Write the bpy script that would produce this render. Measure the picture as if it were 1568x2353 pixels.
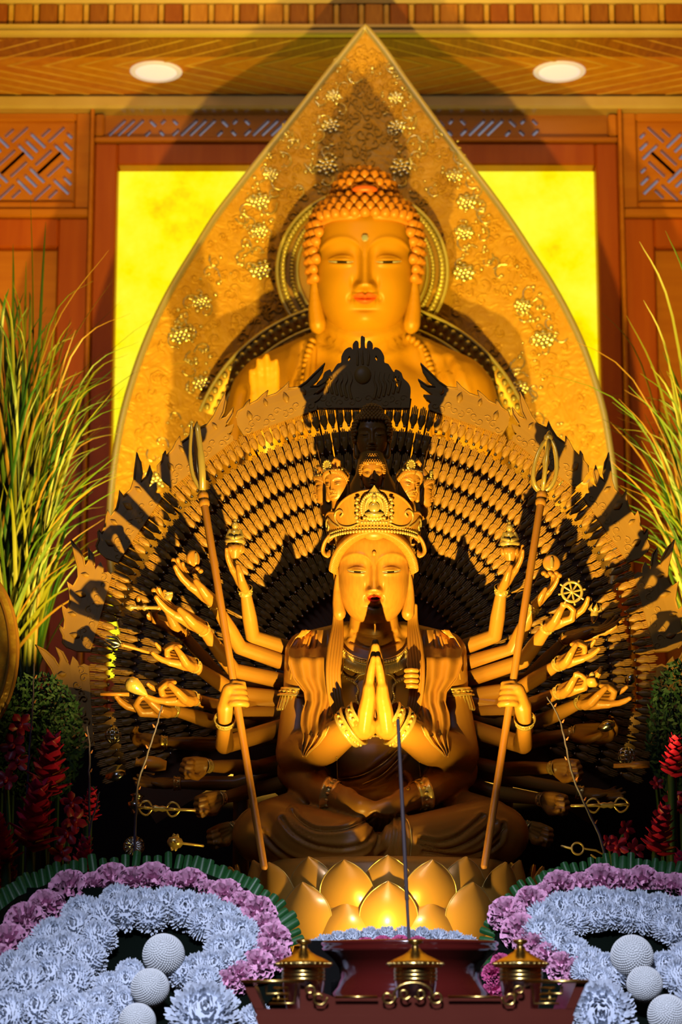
import bpy, bmesh, math, random
import numpy as np
from mathutils import Vector, Matrix, Euler
from mathutils.geometry import tessellate_polygon
for o in list(bpy.data.objects):
    bpy.data.objects.remove(o)
SC = bpy.context.scene
COL = SC.collection
random.seed(7)
RNG = np.random.default_rng(11)
PI = math.pi
# ------------------------------------------------------------------ camera
FPX, PITCH, CZ = 5297.0, math.radians(12.0), 1.2
cam_d = bpy.data.cameras.new('camera')
cam_d.sensor_fit = 'VERTICAL'
cam_d.sensor_height = 36.0
cam_d.lens = FPX / 2353.0 * 36.0
cam_d.dof.use_dof = True
cam_d.dof.focus_distance = 3.13
cam_d.dof.aperture_fstop = 13.0
cam = bpy.data.objects.new('camera', cam_d)
cam.location = (0, 0, CZ)
cam.rotation_euler = (PI / 2 + PITCH, 0, 0)
COL.objects.link(cam)
SC.camera = cam
CP, SP = math.cos(PITCH), math.sin(PITCH)
def P(px, py, D):
    """photograph pixel + distance in front of the camera -> world point"""
    u, v = (px - 784.0) / FPX, (1176.5 - py) / FPX
    t = D / (CP - v * SP)
    return Vector((u * t, D, CZ + t * (SP + v * CP)))
def mpp(D, py=1176.5):
    v = (1176.5 - py) / FPX
    return D / (CP - v * SP) / FPX
# ------------------------------------------------------------------ world, exposure
SC.view_settings.view_transform = 'Standard'
SC.view_settings.look = 'None'
SC.view_settings.exposure = 0.0
SC.view_settings.gamma = 1.0
SC.view_settings.use_curve_mapping = False
SC.cycles.use_denoising = True
SC.cycles.sample_clamp_indirect = 4.0
SC.cycles.max_bounces = 3
SC.cycles.diffuse_bounces = 1
SC.cycles.glossy_bounces = 2
SC.cycles.transmission_bounces = 2
SC.cycles.caustics_reflective = False
SC.cycles.caustics_refractive = False
SC.cycles.use_adaptive_sampling = True
SC.cycles.adaptive_threshold = 0.06
W = bpy.data.worlds.new('world'); SC.world = W
W.use_nodes = True
W.node_tree.nodes['Background'].inputs[0].default_value = (0.50, 0.48, 0.60, 1)
W.node_tree.nodes['Background'].inputs[1].default_value = 0.004
# ------------------------------------------------------------------ lamps
def lamp(name, typ, loc, target, energy, color, **kw):
    d = bpy.data.lights.new(name, typ)
    d.energy = energy; d.color = color
    for k, v in kw.items():
        setattr(d, k, v)
    o = bpy.data.objects.new(name, d)
    o.location = loc
    o.rotation_euler = (Vector(target) - Vector(loc)).to_track_quat('-Z', 'Y').to_euler()
    COL.objects.link(o)
    return o
WARM = (1.0, 0.63, 0.07)
# uplight in front of the many-armed statue, in a small floodlight with an added flap behind the incense burner
KL = Vector((P(868, 2206, 2.52).x, 2.52, CZ + 0.045))
lamp('statue_spotlight', 'SPOT', KL, P(860, 1230, 3.2), 84.0, (1.0, 0.70, 0.13), spot_size=math.radians(78), spot_blend=0.25, shadow_soft_size=0.004)
# small light at the foot of the lotus
lamp('lotus_spotlight', 'SPOT', Vector((P(886, 2150, 2.86).x, 2.86, CZ + 0.046)), P(886, 1960, 3.0), 2.6, (1.0, 0.72, 0.15), spot_size=math.radians(150), spot_blend=0.5, shadow_soft_size=0.006)
# two uplights behind the screen, aimed at the large Buddha
for sx, en in ((-1, 230.0), (1, 250.0)):
    lamp('buddha_spotlight', 'SPOT', Vector((0.06 + sx * 0.27, 3.95, CZ + 0.42)), P(840 + sx * 30, 480, 6.0), en, WARM, spot_size=math.radians(104), spot_blend=0.5, shadow_soft_size=0.02)
# cool white ceiling panel of the hall, high above the worshippers' side
lamp('hall_ceiling_light', 'AREA', (-0.9, 0.3, CZ + 2.95), (0, 2.6, CZ), 12.0, (0.50, 0.62, 1.0), shape='RECTANGLE', size=1.4, size_y=0.9)
# unseen cool spot added to brighten the altar flowers and spare the statue
lamp('flower_fill_spot', 'SPOT', (-0.15, 0.5, CZ + 1.25), (0.04, 2.40, CZ - 0.18), 255.0, (0.78, 0.81, 1.0), spot_size=math.radians(29), spot_blend=0.55, shadow_soft_size=0.12)
# warm white hall spotlight on the fascia and soffit
lamp('fascia_spotlight', 'SPOT', (0.0, 1.2, CZ + 2.55), (0.05, 6.7, CZ + 3.15), 120.0, (1.0, 0.86, 0.60), spot_size=math.radians(24), spot_blend=0.7, shadow_soft_size=0.05)
# ------------------------------------------------------------------ mesh helpers
class MB:
    def __init__(s):
        s.v, s.f, s.m, s.n = [], [], [], 0
    def add(s, vs, fs, mi=0):
        vs = np.asarray(vs, float).reshape(-1, 3)
        s.v.append(vs)
        o = s.n
        for f in fs:
            s.f.append(tuple(int(i) + o for i in f)); s.m.append(mi)
        s.n += len(vs)
        return s
    def mesh(s, name='mesh', smooth=True, mats=()):
        me = bpy.data.meshes.new(name)
        me.from_pydata(np.concatenate(s.v).tolist() if s.v else [], [], s.f)
        for m in mats:
            me.materials.append(m)
        if any(s.m):
            me.polygons.foreach_set('material_index', np.array(s.m, dtype=np.int32))
        if smooth:
            me.polygons.foreach_set('use_smooth', np.ones(len(me.polygons), dtype=bool))
        me.update()
        return me
    # --- shapes
    def grid(s, A, closed_u=False, closed_v=False, mi=0, flip=False):
        A = np.asarray(A, float); nu, nv = A.shape[:2]
        fs = []
        for i in range(nu if closed_u else nu - 1):
            for j in range(nv if closed_v else nv - 1):
                a, b = i * nv + j, ((i + 1) % nu) * nv + j
                c, d = ((i + 1) % nu) * nv + (j + 1) % nv, i * nv + (j + 1) % nv
                fs.append((a, d, c, b) if flip else (a, b, c, d))
        return s.add(A.reshape(-1, 3), fs, mi)
    def tube(s, pts, rad, n=10, caps=True, up=None, flat=1.0, mi=0, rnd=True, closed=False):
        pts = [Vector(p) for p in pts]
        k = len(pts)
        rad = [rad] * k if not hasattr(rad, '__len__') else list(rad)
        flats = [flat] * k if not hasattr(flat, '__len__') else list(flat)
        T = []
        for i in range(k):
            a = pts[(i - 1) % k] if (closed or i > 0) else pts[i]
            b = pts[(i + 1) % k] if (closed or i < k - 1) else pts[i]
            t = (b - a)
            T.append(t.normalized() if t.length > 1e-9 else Vector((0, 0, 1)))
        u = Vector(up) if up is not None else (Vector((0, 0, 1)) if abs(T[0].z) < 0.9 else Vector((1, 0, 0)))
        if caps and rnd and not closed:
            P2, R2, T2, F2 = [], [], [], []
            for e in (0.15, 0.55, 0.86):
                P2.append(pts[0] - T[0] * rad[0] * math.cos(e * PI / 2)); R2.append(rad[0] * math.sin(e * PI / 2)); T2.append(T[0]); F2.append(flats[0])
            P2 += pts; R2 += rad; T2 += T; F2 += flats
            for e in (0.86, 0.55, 0.15):
                P2.append(pts[-1] + T[-1] * rad[-1] * math.cos(e * PI / 2)); R2.append(rad[-1] * math.sin(e * PI / 2)); T2.append(T[-1]); F2.append(flats[-1])
            pts, rad, T, flats = P2, R2, T2, F2
        A = []
        an = np.linspace(0, 2 * PI, n, endpoint=False)
        for p, r, t, fl in zip(pts, rad, T, flats):
            x = u - t * u.dot(t)
            if x.length < 1e-6:
                x = t.orthogonal()
            x.normalize(); y = t.cross(x)
            u = x
            A.append(np.array(p) + r * (np.outer(np.cos(an), np.array(x)) * fl + np.outer(np.sin(an), np.array(y))))
        A = np.array(A)
        o = s.n
        s.grid(A, closed_u=closed, closed_v=True, mi=mi, flip=True)
        if caps and not closed:
            m = len(A)
            s.f.append(tuple(o + i for i in range(n))); s.m.append(mi)
            s.f.append(tuple(o + (m - 1) * n + i for i in reversed(range(n)))); s.m.append(mi)
        return s
    def ell(s, c, r, M=None, n=16, m=10, mi=0):
        c = np.array(c, float); r = np.array([r] * 3 if not hasattr(r, '__len__') else r, float)
        th = np.linspace(0, PI, m + 1)[1:-1]; ph = np.linspace(0, 2 * PI, n, endpoint=False)
        A = np.stack([np.outer(np.sin(th), np.cos(ph)), np.outer(np.sin(th), np.sin(ph)), np.outer(np.cos(th), np.ones(n))], -1)
        V = np.concatenate([A.reshape(-1, 3), [[0, 0, 1], [0, 0, -1]]]) * r
        if M is not None:
            V = V @ np.array(M.to_3x3()).T
        fs = []
        for i in range(m - 2):
            for j in range(n):
                a, b = i * n + j, i * n + (j + 1) % n
                fs.append((a, a + n, b + n, b))
        N = (m - 1) * n
        for j in range(n):
            fs.append((N, j, (j + 1) % n)); fs.append((N + 1, (m - 2) * n + (j + 1) % n, (m - 2) * n + j))
        return s.add(V + c, fs, mi)
    def box(s, c, sz, M=None, mi=0, bev=0.0):
        c = np.array(c, float); h = np.array(sz, float) / 2
        if bev > 0:
            b = min(bev, h.min() * 0.45)
            V = []
            for ax in range(3):
                for sg in (-1, 1):
                    o1, o2 = [a for a in range(3) if a != ax]
                    for p, q in ((-1, -1), (1, -1), (1, 1), (-1, 1)):
                        v = [0, 0, 0]; v[ax] = sg * h[ax]; v[o1] = p * (h[o1] - b); v[o2] = q * (h[o2] - b); V.append(v)
            V = np.array(V)
            me = bmesh.new()
            bv = [me.verts.new(v) for v in V]
            r = bmesh.ops.convex_hull(me, input=bv)
            me.verts.ensure_lookup_table(); me.verts.index_update()
            fs = [[v.index for v in f.verts] for f in me.faces]
            V = np.array([v.co[:] for v in me.verts]); me.free()
        else:
            V = np.array([[x, y, z] for x in (-1, 1) for y in (-1, 1) for z in (-1, 1)]) * h
            fs = [(0, 1, 3, 2), (4, 6, 7, 5), (0, 4, 5, 1), (2, 3, 7, 6), (0, 2, 6, 4), (1, 5, 7, 3)]
        if M is not None:
            V = V @ np.array(M.to_3x3()).T
        return s.add(V + c, fs, mi)
    def lathe(s, prof, n=32, c=(0, 0, 0), M=None, mi=0, closed=False):
        prof = np.array(prof, float); an = np.linspace(0, 2 * PI, n, endpoint=False)
        A = np.stack([np.outer(prof[:, 0], np.cos(an)), np.outer(prof[:, 0], np.sin(an)), np.outer(prof[:, 1], np.ones(n))], -1)
        if M is not None:
            A = A @ np.array(M.to_3x3()).T
        return s.grid(A + np.array(c, float), closed_u=closed, closed_v=True, mi=mi, flip=True)
    def prism(s, poly, front, ex, ey, depth, origin=(0, 0, 0), mi=0, holes=()):
        """extruded outline: poly 2D in axes ex, ey; front face at origin, pushed back along 'front' by depth"""
        ex, ey, fr, og = Vector(ex), Vector(ey), Vector(front), Vector(origin)
        loops = [list(poly)] + [list(h) for h in holes]
        tri = tessellate_polygon([[Vector((p[0], p[1], 0)) for p in L] for L in loops])
        allp = [p for L in loops for p in L]; N = len(allp)
        V = [og + ex * p[0] + ey * p[1] for p in allp] + [og + ex * p[0] + ey * p[1] + fr * depth for p in allp]
        fs = [tuple(t) for t in tri] + [tuple(i + N for i in reversed(t)) for t in tri]
        k = 0
        for L in loops:
            n = len(L)
            for i in range(n):
                a, b = k + i, k + (i + 1) % n
                fs.append((a, b, b + N, a + N))
            k += n
        return s.add([v[:] for v in V], fs, mi)
def wm(o):
    return o.matrix_basis.copy() if o.parent is None else wm(o.parent) @ o.matrix_parent_inverse @ o.matrix_basis
def link(name, me, parent=None, loc=None, mat=None):
    o = bpy.data.objects.new(name, me); COL.objects.link(o)
    if mat is not None:
        me.materials.clear(); me.materials.append(mat)
    if parent is not None:
        o.parent = parent
        o.matrix_parent_inverse = wm(parent).inverted() if loc is None else Matrix()
    if loc is not None:
        o.location = loc
    return o
def build(mb, name, mat, parent=None, smooth=True):
    mats = mat if isinstance(mat, (list, tuple)) else [mat]
    return link(name, mb.mesh(name, smooth, mats), parent)
def flatten_angle(o, deg=35):
    me = o.data
    try:
        me.shade_smooth() if hasattr(me, 'shade_smooth') else None
        me.set_sharp_from_angle(angle=math.radians(deg))
    except Exception:
        pass
    return o
def thing(name, loc, label, cat, group=None, kind=None):
    o = bpy.data.objects.new(name, None); COL.objects.link(o)
    o.location = loc; o.empty_display_size = 0.05
    return tag(o, label, cat, group, kind)
def tag(o, label=None, cat=None, group=None, kind=None):
    for k, v in (('label', label), ('category', cat), ('group', group), ('kind', kind)):
        if v:
            o[k] = v
    return o
def inst(name, me, parent, M):
    """an object sharing mesh data, placed by a world matrix under a parent empty"""
    o = bpy.data.objects.new(name, me); COL.objects.link(o)
    if parent is not None:
        o.parent = parent; o.matrix_parent_inverse = wm(parent).inverted()
    o.matrix_basis = M
    return o
def remesh(mb, voxel, smooth=4, fn=None, name='body', mats=()):
    me = mb.mesh('tmp')
    ob = bpy.data.objects.new('tmp', me); COL.objects.link(ob)
    md = ob.modifiers.new('r', 'REMESH'); md.mode = 'VOXEL'; md.voxel_size = voxel; md.use_smooth_shade = True
    if smooth:
        sm = ob.modifiers.new('s', 'SMOOTH'); sm.factor = 0.5; sm.iterations = smooth
    dg = bpy.context.evaluated_depsgraph_get(); dg.update()
    me2 = bpy.data.meshes.new_from_object(ob.evaluated_get(dg))
    bpy.data.objects.remove(ob); bpy.data.meshes.remove(me)
    me2.name = name
    me2.materials.clear()
    for m in mats:
        me2.materials.append(m)
    if fn is not None:
        displace(me2, fn)
    me2.polygons.foreach_set('use_smooth', np.ones(len(me2.polygons), dtype=bool))
    me2.update()
    return me2
def displace(me, fn):
    n = len(me.vertices)
    co = np.zeros(n * 3); me.vertices.foreach_get('co', co); co = co.reshape(-1, 3)
    no = np.zeros(n * 3); me.vertex_normals.foreach_get('vector', no); no = no.reshape(-1, 3)
    co = fn(co, no)
    me.vertices.foreach_set('co', np.asarray(co).reshape(-1)); me.update()
def to_px(co):
    """world -> photograph pixels (authoring aid: lets fold lines be given in the photo's frame)"""
    x, y, z = co[:, 0], co[:, 1], co[:, 2] - CZ
    d = y * CP + z * SP; v = (-y * SP + z * CP) / d
    return 784 + x / d * FPX, 1176.5 - v * FPX
def seg_dist(X, Y, line):
    best = np.full(X.shape, 1e9)
    for (x0, y0), (x1, y1) in zip(line[:-1], line[1:]):
        dx, dy = x1 - x0, y1 - y0
        t = np.clip(((X - x0) * dx + (Y - y0) * dy) / (dx * dx + dy * dy + 1e-9), 0, 1)
        best = np.minimum(best, np.hypot(X - x0 - t * dx, Y - y0 - t * dy))
    return best
def smooth_line(pts, n=6):
    pts = [np.array(p, float) for p in pts]
    out = []
    for i in range(len(pts) - 1):
        p0, p1, p2, p3 = pts[max(i - 1, 0)], pts[i], pts[i + 1], pts[min(i + 2, len(pts) - 1)]
        for k in range(n):
            t = k / n
            out.append(0.5 * ((2 * p1) + (-p0 + p2) * t + (2 * p0 - 5 * p1 + 4 * p2 - p3) * t * t + (-p0 + 3 * p1 - 3 * p2 + p3) * t ** 3))
    out.append(pts[-1])
    return out
def carve(lines, width, depth, front=-0.05):
    """grooves with raised lips along fold lines on surfaces that face the hall"""
    L = [smooth_line(l, 5) for l in lines]
    def fn(co, no):
        X, Y = to_px(co)
        d = np.full(X.shape, 1e9)
        for l in L:
            d = np.minimum(d, seg_dist(X, Y, l))
        m = np.clip(-(no[:, 1] - front) * 3, 0, 1)
        a = -depth * np.exp(-(d / width) ** 2) + 0.55 * depth * np.exp(-((d - 2.0 * width) / (1.0 * width)) ** 2)
        return co + no * (a * m)[:, None]
    return fn
# ------------------------------------------------------------------ materials
MATS = {}
def mat(name, col, rough=0.5, metal=0.0, col2=None, scale=20.0, stretch=(1, 1, 1), bump=0.0, bscale=None, coat=0.0, emit=None, estr=0.0, detail=2.0, kind='noise', contrast=(0.35, 0.65), sss=0.0, trans=0.0, spec=None, distortion=0.0, coords='Object'):
    m = bpy.data.materials.new(name); m.use_nodes = True
    nt = m.node_tree; N = nt.nodes; Lk = nt.links
    b = N['Principled BSDF']
    b.inputs['Base Color'].default_value = (*col, 1)
    b.inputs['Roughness'].default_value = rough
    b.inputs['Metallic'].default_value = metal
    if coat >= 0.3:
        b.inputs['Coat Weight'].default_value = coat
    b.inputs['Coat Roughness'].default_value = 0.15
    if spec is not None:
        b.inputs['Specular IOR Level'].default_value = spec
    if sss:
        b.inputs['Subsurface Weight'].default_value = sss
        b.inputs['Subsurface Radius'].default_value = (0.006, 0.006, 0.006)
    if emit is not None:
        b.inputs['Emission Color'].default_value = (*emit, 1); b.inputs['Emission Strength'].default_value = estr
    if col2 is not None or bump > 0:
        tc = N.new('ShaderNodeTexCoord'); mp = N.new('ShaderNodeMapping')
        mp.inputs['Scale'].default_value = stretch
        Lk.new(tc.outputs[coords], mp.inputs['Vector'])
        def tex(sc):
            if kind == 'voronoi':
                t = N.new('ShaderNodeTexVoronoi'); t.inputs['Scale'].default_value = sc; o = t.outputs['Distance']
            elif kind == 'wave':
                t = N.new('ShaderNodeTexWave'); t.inputs['Scale'].default_value = sc; t.inputs['Distortion'].default_value = distortion; t.inputs['Detail'].default_value = 3; t.inputs['Detail Scale'].default_value = 2; o = t.outputs['Fac']
            else:
                t = N.new('ShaderNodeTexNoise'); t.inputs['Scale'].default_value = sc; t.inputs['Detail'].default_value = detail; t.inputs['Distortion'].default_value = distortion; o = t.outputs['Fac']
            Lk.new(mp.outputs['Vector'], t.inputs['Vector'])
            return o
        o = tex(scale)
        if col2 is not None:
            r = N.new('ShaderNodeValToRGB')
            r.color_ramp.elements[0].position, r.color_ramp.elements[1].position = contrast
            r.color_ramp.elements[0].color = (*col, 1); r.color_ramp.elements[1].color = (*col2, 1)
            Lk.new(o, r.inputs['Fac']); Lk.new(r.outputs['Color'], b.inputs['Base Color'])
            if emit is not None and estr > 0:
                pass
        if bump > 0:
            bo = o if bscale is None else tex(bscale)
            bp = N.new('ShaderNodeBump'); bp.inputs['Strength'].default_value = 1.0; bp.inputs['Distance'].default_value = bump
            Lk.new(bo, bp.inputs['Height']); Lk.new(bp.outputs['Normal'], b.inputs['Normal'])
    MATS[name] = m
    return m
M_STATUE = mat('lacquered_statue_wood', (0.50, 0.205, 0.028), 0.34, col2=(0.56, 0.24, 0.035), scale=14, stretch=(1, 1, 0.25), coat=0.25, spec=0.45)
M_SCREEN = mat('carved_screen_wood', (0.58, 0.27, 0.04), 0.42, col2=(0.66, 0.32, 0.055), scale=25, coat=0.1)
M_GOLD = mat('bright_gilding', (1.0, 0.68, 0.18), 0.22, 0.6, bump=0.0005, bscale=260, scale=60)
M_GOLDS = mat('polished_gold', (1.0, 0.72, 0.22), 0.18, 0.6)
M_BEAD = mat('silvery_gold_bead', (0.85, 0.82, 0.62), 0.12, 1.0)
M_LIP = mat('red_lip_paint', (0.50, 0.025, 0.012), 0.35)
M_EYE = mat('painted_eye_black', (0.012, 0.010, 0.010), 0.25)
M_EYEW = mat('painted_eye_white', (0.62, 0.60, 0.55), 0.3)
M_BUDDHA = mat('painted_buddha_skin', (0.52, 0.245, 0.012), 0.40, coat=0.08, spec=0.4)
M_BLIP = mat('orange_red_lip', (0.78, 0.14, 0.03), 0.35)
M_GEM = mat('clear_gem', (0.75, 0.85, 1.0), 0.05, 0.6)
# ================================================================== the setting
M_WALL = mat('reddish_wall_timber', (0.54, 0.105, 0.010), 0.40, col2=(0.62, 0.14, 0.014), scale=6, stretch=(4, 1, 0.4), coat=0.15)
M_WALL2 = mat('honey_wall_timber', (0.70, 0.25, 0.026), 0.38, col2=(0.62, 0.20, 0.02), scale=7, stretch=(0.4, 1, 4), coat=0.15)
M_PLANK = mat('chevron_plank_timber', (0.74, 0.31, 0.03), 0.40, col2=(0.66, 0.25, 0.024), scale=9, stretch=(3, 3, 1), coat=0.2)
M_PLANKD = mat('dark_chevron_plank_timber', (0.62, 0.20, 0.02), 0.40, col2=(0.72, 0.27, 0.028), scale=9, stretch=(3, 3, 1), coat=0.2)
M_STRIP = mat('pale_inlay_timber', (0.86, 0.56, 0.16), 0.35, col2=(0.70, 0.38, 0.075), scale=12, coat=0.2)
M_CREAM = mat('cream_gold_moulding', (0.80, 0.60, 0.30), 0.3, col2=(0.74, 0.53, 0.24), scale=9, coat=0.3)
M_BLK = [mat('fascia_block_timber_%d' % i, c, 0.4, col2=c2, scale=8, stretch=(5, 1, 0.8), distortion=1.5) for i, (c, c2) in enumerate((
    ((0.42, 0.15, 0.02), (0.30, 0.09, 0.012)), ((0.62, 0.27, 0.045), (0.48, 0.18, 0.026)), ((0.34, 0.085, 0.012), (0.42, 0.12, 0.018)), ((0.55, 0.22, 0.03), (0.66, 0.30, 0.05))))]
M_BACKING = mat('glowing_lattice_backing', (0.42, 0.46, 0.60), 0.6, emit=(0.55, 0.60, 0.80), estr=0.30)  # weak bluish glow painted in, standing for cool light behind the slots
M_DARK = mat('dark_altar_lacquer', (0.012, 0.006, 0.004), 0.6, col2=(0.018, 0.008, 0.005), scale=8, spec=0.12)
M_FLOOR = mat('dark_hall_floor', (0.05, 0.03, 0.02), 0.4, col2=(0.07, 0.04, 0.025), scale=5)
WD, FD, SZ = 7.2, 6.66, CZ + 2.916          # wall plane, fascia plane, soffit height
def wz(py, D=WD):
    return P(784, py, D).z
def wx(px, py, D=WD):
    return P(px, py, D).x
# floor
mb = MB(); mb.box((0, 3.4, -0.05), (8.0, 12.0, 0.1)); tag(build(mb, 'floor', M_FLOOR, smooth=False), 'dark hall floor below the altar', 'floor', kind='structure')
# back wall body (one weakly glowing slab, with a recess closed by the light panel)
wall = thing('wall_back', (0, WD, 0), 'reddish timber panelled wall behind the large Buddha', 'wall', kind='structure')
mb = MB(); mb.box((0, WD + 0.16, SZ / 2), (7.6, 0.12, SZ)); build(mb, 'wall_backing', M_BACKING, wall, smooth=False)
XC = wx(820, 300)
xl0, xl1 = wx(0, 300), wx(213, 300); xr0, xr1 = wx(1424, 300), wx(1568, 300)
xi0, xi1 = wx(270, 450), wx(1369, 450)      # lit panel sides
zi1 = wz(386); zi0 = wz(1560)
def wbox(name, x0, x1, z0, z1, y0, y1, m, parent=wall, bev=0.006):
    mb = MB(); mb.box(((x0 + x1) / 2, (y0 + y1) / 2, (z0 + z1) / 2), (x1 - x0, y1 - y0, z1 - z0), bev=bev)
    return build(mb, name, m, parent, smooth=False)
zt = wz(250)     # top of panelling
zr0, zr1 = wz(336), wz(259)
# red frame round the lit panel
wbox('frame_stile', xl1 + 0.012, xi0, 0.0, zr0, WD - 0.03, WD + 0.06, M_WALL)
wbox('frame_stile', xi1, xr0 - 0.012, 0.0, zr0, WD - 0.03, WD + 0.06, M_WALL)
wbox('frame_rail', xi0, xi1, zi1, zr0, WD - 0.03, WD + 0.06, M_WALL)
wbox('lower_panel', xi0, xi1, 0.0, zi0, WD - 0.02, WD + 0.06, M_WALL)
# posts between the bays, side panels beyond
def bay(x0, x1, lat):
    """a side bay: square lattice on top, recessed panel below"""
    zb = wz(490)
    wbox('bay_rail', x0, x1, zb - 0.03, zb, WD - 0.055, WD + 0.05, M_WALL2)
    wbox('bay_rail', x0, x1, zt - 0.025, zt + 0.02, WD - 0.055, WD + 0.05, M_WALL)
    # lower door-like panel with raised border
    wbox('panel_stile', x0, x0 + 0.10, 0, zb - 0.03, WD - 0.04, WD + 0.05, M_WALL)
    wbox('panel_stile', x1 - 0.10, x1, 0, zb - 0.03, WD - 0.04, WD + 0.05, M_WALL)
    wbox('panel_rail', x0 + 0.10, x1 - 0.10, zb - 0.13, zb - 0.03, WD - 0.04, WD + 0.05, M_WALL)
    wbox('panel_field', x0 + 0.10, x1 - 0.10, 0, zb - 0.13, WD - 0.015, WD + 0.05, M_WALL2)
    lattice(x0, x1, zb, zt - 0.025, lat)
LAT_N = [0]
def slot_plate(name, x0, x1, z0, z1, slots, y0, y1, m):
    """a timber plate pierced by slots: outline plus holes"""
    mb = MB(); mb.prism([(x0, z0), (x1, z0), (x1, z1), (x0, z1)], (0, 1, 0), (1, 0, 0), (0, 0, 1), y1 - y0, (0, y0, 0), holes=slots)
    return build(mb, name, m, wall, smooth=False)
def slot(cx, cz, ang, L, w):
    c, s = math.cos(ang), math.sin(ang)
    return [(cx + c * a - s * b, cz + s * a + c * b) for a, b in ((-L / 2, -w / 2), (L / 2, -w / 2), (L / 2, w / 2), (-L / 2, w / 2))]
def lattice(x0, x1, z0, z1, sgn):
    """basket-woven fretwork: blocks of three parallel diagonal slots in alternating directions"""
    mx = 0.052
    fx0, fx1, fz0, fz1 = x0 + mx, x1 - mx, z0 + 0.03, z1 - 0.03
    # border bars
    for a, b, c, d in ((x0, fx0, z0, z1), (fx1, x1, z0, z1), (fx0, fx1, z0, fz0), (fx0, fx1, fz1, z1)):
        wbox('lattice_border', a, b, c, d, WD - 0.035, WD + 0.03, M_WALL2)
    q = 0.0285; hw = q * 0.30
    cells = {}
    nx = int((fx1 - fx0) / q) + 40
    U = {}
    # slots in rotated grid (u along 45 deg, v across)
    slots = []
    R2 = math.sqrt(0.5)
    cx, cz = (fx0 + fx1) / 2, (fz0 + fz1) / 2
    B = q * 3.0
    for i in range(-9, 10):
        for j in range(-9, 10):
            u0, v0 = i * B, j * B
            horiz = (i + j) % 2 == 0
            for k in (-1, 0, 1):
                if horiz:
                    uu, vv, L, ang = u0, v0 + k * q, B * (1.25 if k == 0 else 0.86), 0
                else:
                    uu, vv, L, ang = u0 + k * q, v0, B * (0.70 if k == 0 else 0.86), PI / 2
                X = cx + (uu * R2 - vv * R2) * 1; Z = cz + (uu * R2 + vv * R2)
                a = ang + PI / 4
                # clip length to the field by trying shorter slots
                for Lk in (L, L * 0.66, L * 0.36):
                    ok = False
                    for off in (0, -0.3 * (L - Lk), 0.3 * (L - Lk), -0.5 * (L - Lk), 0.5 * (L - Lk)):
                        S = slot(X + math.cos(a) * off, Z + math.sin(a) * off, a, Lk, hw * 1.25)
                        if all(fx0 + 0.004 < p[0] < fx1 - 0.004 and fz0 + 0.004 < p[1] < fz1 - 0.004 for p in S):
                            ok = True; break
                    if ok:
                        if sgn < 0:
                            S = [(2 * cx - p[0], p[1]) for p in reversed(S)]
                        slots.append(S); break
    # remove slots that touch one another
    keep = []
    for S in slots:
        c = np.mean(S, 0)
        keep.append(S)
    slot_plate('lattice_fretwork', fx0, fx1, fz0, fz1, keep, WD - 0.012, WD + 0.012, M_WALL2)
half = xl1 - wx(-160, 300)
bay(xl1 - 0.52, xl1, 1)
bay(xr0, xr0 + 0.52, -1)
# plain bays further out, past the frame of the picture
for a, b in ((-3.6, xl1 - 0.53), (xr0 + 0.53, 3.6)):
    wbox('plain_panel', a, b, 0, zt, WD - 0.03, WD + 0.05, M_WALL)
# corner posts
for x in ((xl1 + 0.0), (xr0 - 0.012)):
    wbox('corner_post', x, x + 0.012, 0, zt + 0.02, WD - 0.07, WD + 0.05, M_WALL2, bev=0.004)
# transom above the lit panel: border and slots
tx0, tx1 = xl1 + 0.012, xr0 - 0.012
zs0, zs1 = wz(322), wz(272)
for a, b, c, d, m in ((tx0, tx1, zr0, zs0 - 0.004, M_WALL2), (tx0, tx1, zs1 + 0.008, zt, M_WALL), (tx0, tx0 + 0.03, zs0, zs1, M_WALL2), (tx1 - 0.03, tx1, zs0, zs1, M_WALL2)):
    wbox('transom_border', a, b, c, d, WD - 0.045, WD + 0.03, m)
sl = []
fz0, fz1 = zs0 + 0.006, zs1 - 0.002; hz = fz1 - fz0; cz = (fz0 + fz1) / 2
x = tx0 + 0.07
a = PI / 4; w_ = 0.0115
while x < tx1 - 0.30:
    for i_ in range(3):
        sl.append(slot(x, cz, a, hz * 1.12, w_)); x += 0.030
    x += 0.012
    sl.append(slot(x, cz - hz * 0.30, a, hz * 0.36, w_)); sl.append(slot(x + 0.016, cz + hz * 0.22, -a, hz * 0.46, w_))
    x += 0.050
    sl.append(slot(x, cz + hz * 0.30, a, hz * 0.30, w_)); sl.append(slot(x - 0.004, cz - hz * 0.28, -a, hz * 0.34, w_))
    x += 0.040
    sl.append(slot(x, cz + hz * 0.28, -a, hz * 0.36, w_)); sl.append(slot(x + 0.002, cz - hz * 0.24, a, hz * 0.44, w_))
    x += 0.046
slot_plate('transom_fretwork', tx0 + 0.03, tx1 - 0.03, zs0 - 0.004, zs1 + 0.008, sl, WD - 0.012, WD + 0.012, M_WALL2)
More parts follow.
